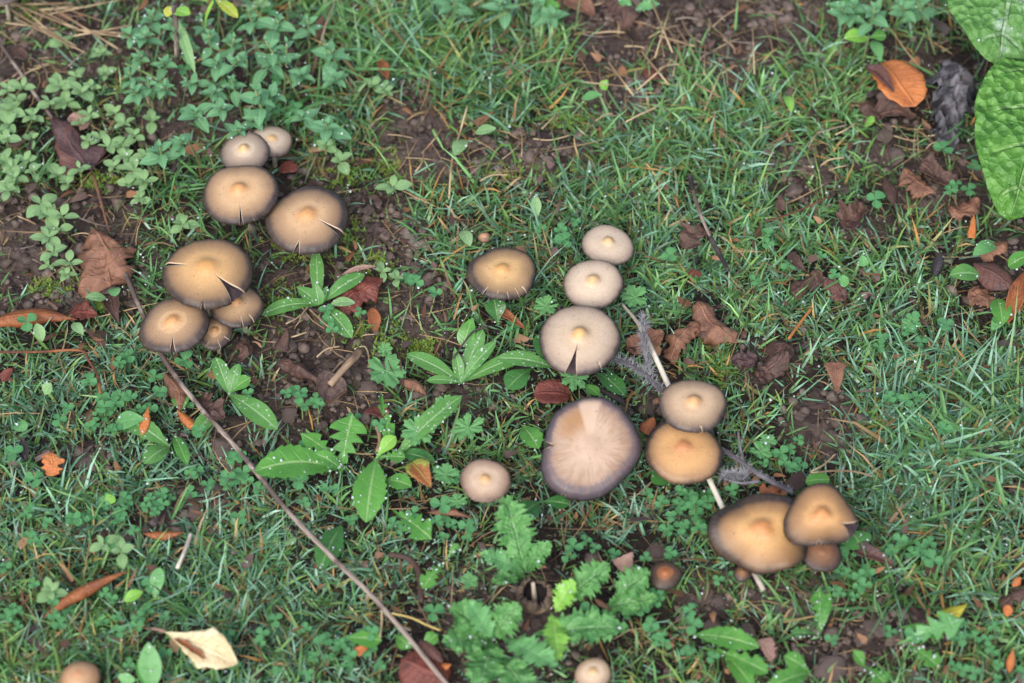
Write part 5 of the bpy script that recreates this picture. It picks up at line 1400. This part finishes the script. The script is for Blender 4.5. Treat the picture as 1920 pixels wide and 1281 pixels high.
CLODS = [clod_mesh(k) for k in range(6)]
CL = [(1232, 1030, 44, 'grey-brown soil clod beside the small dark mushroom'), (1262, 1042, 22, None), (1560, 1248, 58, 'large pale lumpy clod of soil on the lower bare patch'), (1652, 1168, 50, 'broad lumpy soil clod above the broad matt dandelion leaf'), (1620, 1186, 34, None), (1686, 1186, 32, None),
      (1494, 1138, 34, None), (1460, 1140, 30, None), (1322, 1112, 38, None), (1346, 1122, 30, None), (1296, 1166, 34, None), (1340, 1170, 40, None), (1402, 1174, 30, 'ring-shaped dark clod beside the broad glossy dandelion'), (1500, 772, 30, None), (1536, 800, 34, None), (1556, 812, 36, None), (1580, 826, 34, None), (1530, 822, 24, None), (1598, 612, 26, None),
      (158, 858, 46, 'pale soil clod among clover near the bright orange scrap'), (190, 884, 22, None), (154, 888, 18, None), (365, 955, 34, None), (402, 986, 28, None), (240, 1000, 30, None), (212, 960, 26, None), (98, 1002, 30, None), (440, 866, 36, None), (420, 832, 40, None), (470, 872, 26, None), (404, 912, 24, None),
      (690, 388, 24, None), (672, 362, 18, None), (850, 262, 26, None), (888, 268, 22, None), (808, 180, 22, None), (1320, 252, 22, None), (1344, 246, 18, None), (1680, 285, 40, None), (1660, 250, 30, None), (560, 700, 30, None), (600, 700, 26, None), (580, 620, 24, None), (690, 720, 34, None), (560, 740, 34, None), (540, 770, 30, None),
      (600, 790, 26, None), (520, 640, 22, None), (616, 640, 20, None), (1300, 815, 0, None), (1040, 410, 20, None), (1214, 762, 30, None), (1880, 920, 26, None), (1912, 912, 30, None), (1850, 900, 20, None), (30, 360, 20, None), (20, 420, 24, None), (50, 480, 24, None), (140, 380, 20, None), (1470, 70, 26, None), (1450, 300, 20, None), (1510, 300, 26, None), (1490, 350, 30, None),
      (1560, 130, 26, None), (1735, 1080, 26, None), (1620, 1240, 34, None), (1720, 1270, 40, None), (1260, 1260, 30, None), (790, 730, 34, 'pinkish grey mouldy lump beside the hook-shaped decayed leaf'), (35, 960, 24, None), (150, 1000, 22, None)]
rs = random.Random(3)
for x, y, w, lab in CL:
    if not w:
        continue
    h = w * .27 * .3 / 1000 + .002
    p = P(x, y, h)
    s = w * px_size(p) / 2
    o = new_obj('soil_clod', CLODS[rs.randrange(6)], None, None, (p.x, p.y, max(.001, s * .3)))
    o.scale = (s * rs.uniform(.9, 1.1), s * rs.uniform(.9, 1.15), s * rs.uniform(.6, .85))
    o.rotation_euler = (rs.uniform(-.4, .4), rs.uniform(-.4, .4), rs.uniform(0, 6))
    if lab:
        tag(o, lab, 'clod')
    else:
        tag(o, 'crumbly dark brown clod of soil near ' + near(x, y), 'clod', 'soil clods on the bare patches')
    foot((x, y), (x, y + 1), w * .5, .3)


# ================================================================ GRASS, CRUMBS, MOSS, DEW
def foot_factor(u, v):
    f = np.ones_like(u)
    for ax, ay, bx, by, w, k in FOOT:
        lo_x, hi_x, lo_y, hi_y = min(ax, bx) - w - 20, max(ax, bx) + w + 20, min(ay, by) - w - 20, max(ay, by) + w + 30
        i = np.nonzero((u > lo_x) & (u < hi_x) & (v > lo_y) & (v < hi_y))[0]
        if not len(i):
            continue
        dx, dy = bx - ax, by - ay
        t = np.clip(((u[i] - ax) * dx + (v[i] - ay) * dy) / max(dx * dx + dy * dy, 1e-6), 0, 1)
        d = np.hypot(u[i] - ax - t * dx, v[i] - ay - t * dy)
        f[i] = np.minimum(f[i], np.where(d < w, k, 1))
    return f


def blades_mesh(name, x, y, z, az, el, length, width, bend, curl, col, segs=4):
    n = len(x)
    k = segs + 1
    V = np.zeros((n, k, 2, 3))
    px, py, pz = x.copy(), y.copy(), z.copy()
    roll = RNG.uniform(-.9, .9, n)
    for i in range(k):
        t = i / segs
        e = el - bend * t * t
        a = az + curl * t
        d = np.stack([np.cos(e) * np.cos(a), np.cos(e) * np.sin(a), np.sin(e)], 1)
        h = np.stack([-np.sin(a), np.cos(a), 0 * a], 1)
        nn = np.cross(d, h)
        s = h * np.cos(roll)[:, None] + nn * np.sin(roll)[:, None]
        w = width * (min(1, .6 + 1.6 * t) * (1 - t) ** .6 if i < segs else .06)
        c = np.stack([px, py, pz], 1)
        V[:, i, 0] = c + s * (w / 2)[:, None]
        V[:, i, 1] = c - s * (w / 2)[:, None]
        st = length / segs
        px, py = px + d[:, 0] * st, py + d[:, 1] * st
        pz = np.maximum(pz + d[:, 2] * st, z + .0008)
    b = (np.arange(n) * k * 2)[:, None] + (np.arange(segs) * 2)[None]
    b = b.ravel()
    q = np.stack([b, b + 1, b + 3, b + 2], 1)
    C = np.ones((n, k, 2, 4))
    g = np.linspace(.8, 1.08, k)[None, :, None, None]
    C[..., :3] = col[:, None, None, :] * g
    return np_mesh(name, V.reshape(-1, 3), q, True, None, C.reshape(-1, 4)), V


def pal(*cols):
    return np.array([lin(*c)[:3] for c in cols])


def lawn(n, xr, yr, near=True):
    x, y = RNG.uniform(*xr, n), RNG.uniform(*yr, n)
    u, v = project(x, y, 0 * x)
    inside = (u > -200) & (u < 2120) & (v > -160) & (v < 1440)
    bare = ellipses(u, v, BARE)
    bare = np.clip(bare + .22 * fbm(x, y, 45, 2, 21) * (bare > .12), 0, 1)
    patch = .5 + .5 * np.clip(fbm(x, y, 22, 3, 31), -1, 1)
    dens = (1 - bare) ** 1.7 * (.42 + .58 * np.clip(patch * 1.3, 0, 1))
    keep = RNG.random(n) < np.where(inside, np.maximum(dens, .022), .6)
    x, y, u, v, bare, patch = (q[keep] for q in (x, y, u, v, bare, patch))
    n = len(x)
    ff = foot_factor(u, v)
    lng = ellipses(u, v, LONG)
    blue = np.clip(ellipses(u, v, BLUE) * .8 + .25 * fbm(x, y, 18, 2, 41), 0, 1)
    L = RNG.gamma(6, .0022, n) * (.85 + .95 * lng) * ff
    W = RNG.uniform(.0009, .0021, n) * (1 + .7 * lng * RNG.random(n))
    az = RNG.uniform(0, 2 * PI, n) + 0
    el = np.radians(RNG.uniform(6, 66, n)) * np.where(ff < .6, .5, 1)
    bend = RNG.uniform(.2, 1.5, n)
    curl = RNG.normal(0, .45, n)
    green = pal((100, 152, 88), (116, 168, 102), (92, 140, 82), (132, 176, 106), (118, 156, 80))
    bl = pal((114, 164, 128), (130, 178, 146), (104, 152, 116), (144, 186, 160))
    straw = pal((184, 158, 110), (160, 130, 92), (128, 100, 74), (196, 150, 88), (150, 146, 80))
    col = green[RNG.integers(0, len(green), n)]
    m = RNG.random(n) < .22 + .62 * blue
    col[m] = bl[RNG.integers(0, len(bl), m.sum())]
    m = RNG.random(n) < .075 + .12 * bare + .16 * np.clip(fbm(x, y, 38, 2, 57) - .25, 0, 1)
    col[m] = straw[RNG.integers(0, len(straw), m.sum())]
    col = col * (RNG.beta(2, 2.2, n) * .95 + .36)[:, None] * (1 + .18 * np.clip(fbm(x, y, 30, 2, 91), -1, 1))[:, None]
    z = low(x, y) - .001
    return x, y, z, az, el, L, W, bend, curl, col


GM = attr_mat('grass_blade', .38, .16, .4)
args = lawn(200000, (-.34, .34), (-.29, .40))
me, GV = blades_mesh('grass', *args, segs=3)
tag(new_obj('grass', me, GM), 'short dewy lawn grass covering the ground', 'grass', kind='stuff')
# turf beyond the frame
n = 66000
ang, rad = RNG.uniform(0, 2 * PI, n), .34 + 1.1 * RNG.random(n) ** 1.4
x, y = rad * np.cos(ang), .05 + rad * np.sin(ang)
ok = ~((np.abs(x) < .34) & (y > -.29) & (y < .40)) & ~((np.abs(x) < .06) & (y < -.6))
x, y = x[ok], y[ok]
n = len(x)
gcol = pal((92, 142, 80), (104, 156, 92), (112, 158, 124), (86, 132, 76), (152, 130, 92))
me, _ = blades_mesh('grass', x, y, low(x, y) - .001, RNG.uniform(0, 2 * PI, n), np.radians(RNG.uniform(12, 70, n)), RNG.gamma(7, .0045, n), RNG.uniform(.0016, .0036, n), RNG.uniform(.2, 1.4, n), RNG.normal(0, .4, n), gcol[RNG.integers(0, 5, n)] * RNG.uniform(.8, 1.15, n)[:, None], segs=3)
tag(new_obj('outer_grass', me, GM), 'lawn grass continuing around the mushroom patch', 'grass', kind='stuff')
# dead thatch lying flat
n = 7000
x, y = RNG.uniform(-.34, .34, n), RNG.uniform(-.29, .40, n)
u, v = project(x, y, 0 * x)
tc = pal((138, 114, 84), (100, 80, 62), (80, 64, 52), (170, 144, 104), (66, 54, 46))
me, _ = blades_mesh('thatch', x, y, low(x, y) + RNG.uniform(.001, .006, n), RNG.uniform(0, 2 * PI, n), np.radians(RNG.uniform(-4, 16, n)), RNG.gamma(5, .0036, n), RNG.uniform(.0004, .001, n), RNG.uniform(-.1, .5, n), RNG.normal(0, .6, n), tc[RNG.integers(0, 5, n)] * RNG.uniform(.7, 1.1, n)[:, None], segs=3)
tag(new_obj('dead_thatch', me, attr_mat('thatch', .7, .05, .3)), 'dead brown grass fibres lying in the turf', 'thatch', kind='stuff')


def blob_field(name, x, y, z, s, mat, label, cat, sub=1, flat=.75, jit=.25, col=None, smooth=True):
    bm = bmesh.new()
    bmesh.ops.create_icosphere(bm, subdivisions=sub, radius=1)
    bv = np.array([v.co[:] for v in bm.verts])
    bf = np.array([[q.index for q in f.verts] for f in bm.faces])
    bm.free()
    n, m = len(x), len(bv)
    r = 1 + RNG.uniform(-jit, jit, (n, m))
    V = bv[None] * r[..., None] * s[:, None, None]
    V[..., 2] *= flat
    V += np.stack([x, y, z], 1)[:, None]
    F = (bf[None] + (np.arange(n) * m)[:, None, None]).reshape(-1, 3)
    o = new_obj(name, np_mesh(name, V.reshape(-1, 3), F, smooth), mat)
    tag(o, label, cat, kind='stuff')


# soil crumbs on the bare patches
n = 60000
x, y = RNG.uniform(-.32, .32, n), RNG.uniform(-.28, .38, n)
u, v = project(x, y, 0 * x)
k = RNG.random(n) < ellipses(u, v, BARE) ** 1.6 * (.35 + .65 * (fbm(x, y, 40, 2, 77) > -.1))
x, y = x[k][:9000], y[k][:9000]
s = np.minimum(.0005 + RNG.gamma(1.6, .00055, len(x)), .0042)
blob_field('soil_crumbs', x, y, low(x, y) + s * .4, s, simple_mat('crumb', lin(88, 76, 71), lin(124, 110, 103), 120, .85, .8, .2, lin(66, 56, 52)), 'loose soil crumbs on the bare patches', 'soil', 1, .75, .5, smooth=False)

# small leaf litter in the turf
n = 1500
x, y = RNG.uniform(-.33, .33, n), RNG.uniform(-.28, .39, n)
lc = pal((92, 66, 54), (70, 52, 48), (120, 84, 60), (54, 42, 42), (146, 106, 76), (104, 84, 78))
me, _ = blades_mesh('leaf_litter', x, y, low(x, y) + RNG.uniform(.002, .009, n), RNG.uniform(0, 2 * PI, n), np.radians(RNG.uniform(-5, 25, n)), RNG.gamma(4, .0016, n), RNG.gamma(4, .0008, n), RNG.uniform(-.6, 1.2, n), RNG.normal(0, .5, n), lc[RNG.integers(0, 6, n)], segs=4)
tag(new_obj('leaf_litter', me, attr_mat('leaf_litter', .55, .05, .4)), 'tiny brown crumbs of dead leaves in the turf', 'leaf litter', kind='stuff')

# moss and tiny seedlings, bright yellow-green
MOSS = [(590, 230, 50, 40), (650, 330, 50, 30), (640, 440, 60, 30), (560, 470, 60, 30), (690, 500, 50, 40), (680, 620, 40, 25), (790, 655, 25, 15), (520, 560, 40, 30), (180, 345, 30, 15), (60, 30, 40, 30), (185, 575, 20, 10), (730, 640, 60, 30), (1230, 315, 60, 20), (1380, 260, 40, 30), (170, 930, 40, 25), (1350, 700, 30, 30), (740, 320, 40, 30), (95, 540, 40, 20), (1650, 800, 40, 20), (960, 330, 80, 30), (1080, 230, 50, 20)]
X, Y, S_ = [], [], []
for cx, cy, rx, ry in MOSS:
    for _ in range(85):
        p = P(cx + RNG.normal() * rx * .6, cy + RNG.normal() * ry * .6, 0)
        X.append(p.x)
        Y.append(p.y)
X, Y = np.array(X), np.array(Y)
n = len(X)
rep = 5
X, Y = np.repeat(X, rep), np.repeat(Y, rep)
mc = pal((120, 140, 56), (140, 160, 70), (98, 124, 52), (124, 168, 84))
me, _ = blades_mesh('moss', X, Y, low(X, Y) + .0008, RNG.uniform(0, 2 * PI, n * rep), np.radians(RNG.uniform(15, 60, n * rep)), RNG.uniform(.0014, .0034, n * rep), RNG.uniform(.0007, .0015, n * rep), RNG.uniform(0, .8, n * rep), RNG.normal(0, .2, n * rep), np.repeat(mc[RNG.integers(0, 4, n)], rep, 0), segs=2)
tag(new_obj('moss', me, attr_mat('moss', .6, .2, .3)), 'tiny yellow-green moss and seedlings on damp soil', 'moss', kind='stuff')

# dew
m = GV.shape[0]
pick = RNG.choice(m, 9000, replace=False)
seg = RNG.integers(1, 4, len(pick))
dp = GV[pick, seg].mean(1)
dl = np.array(DEWPTS)
dl = dl[RNG.random(len(dl)) < min(1, 2000 / len(dl))]
dl[:, :2] += RNG.normal(0, .0012, (len(dl), 2))
dl[:, 2] += .0002
dp = np.concatenate([dp, dl])
s = RNG.gamma(2.2, .00013, len(dp)).clip(.00012, .0008)
dm = NT('dew')
dm.b.inputs['Transmission Weight'].default_value = .55
dm.b.inputs['IOR'].default_value = 1.33
blob_field('dew', dp[:, 0], dp[:, 1], dp[:, 2] + s * .6, s, dm.finish(lin(236, 244, 246), .04, .6), 'dewdrops beading on grass and leaves', 'dew', 1, .9, .03)
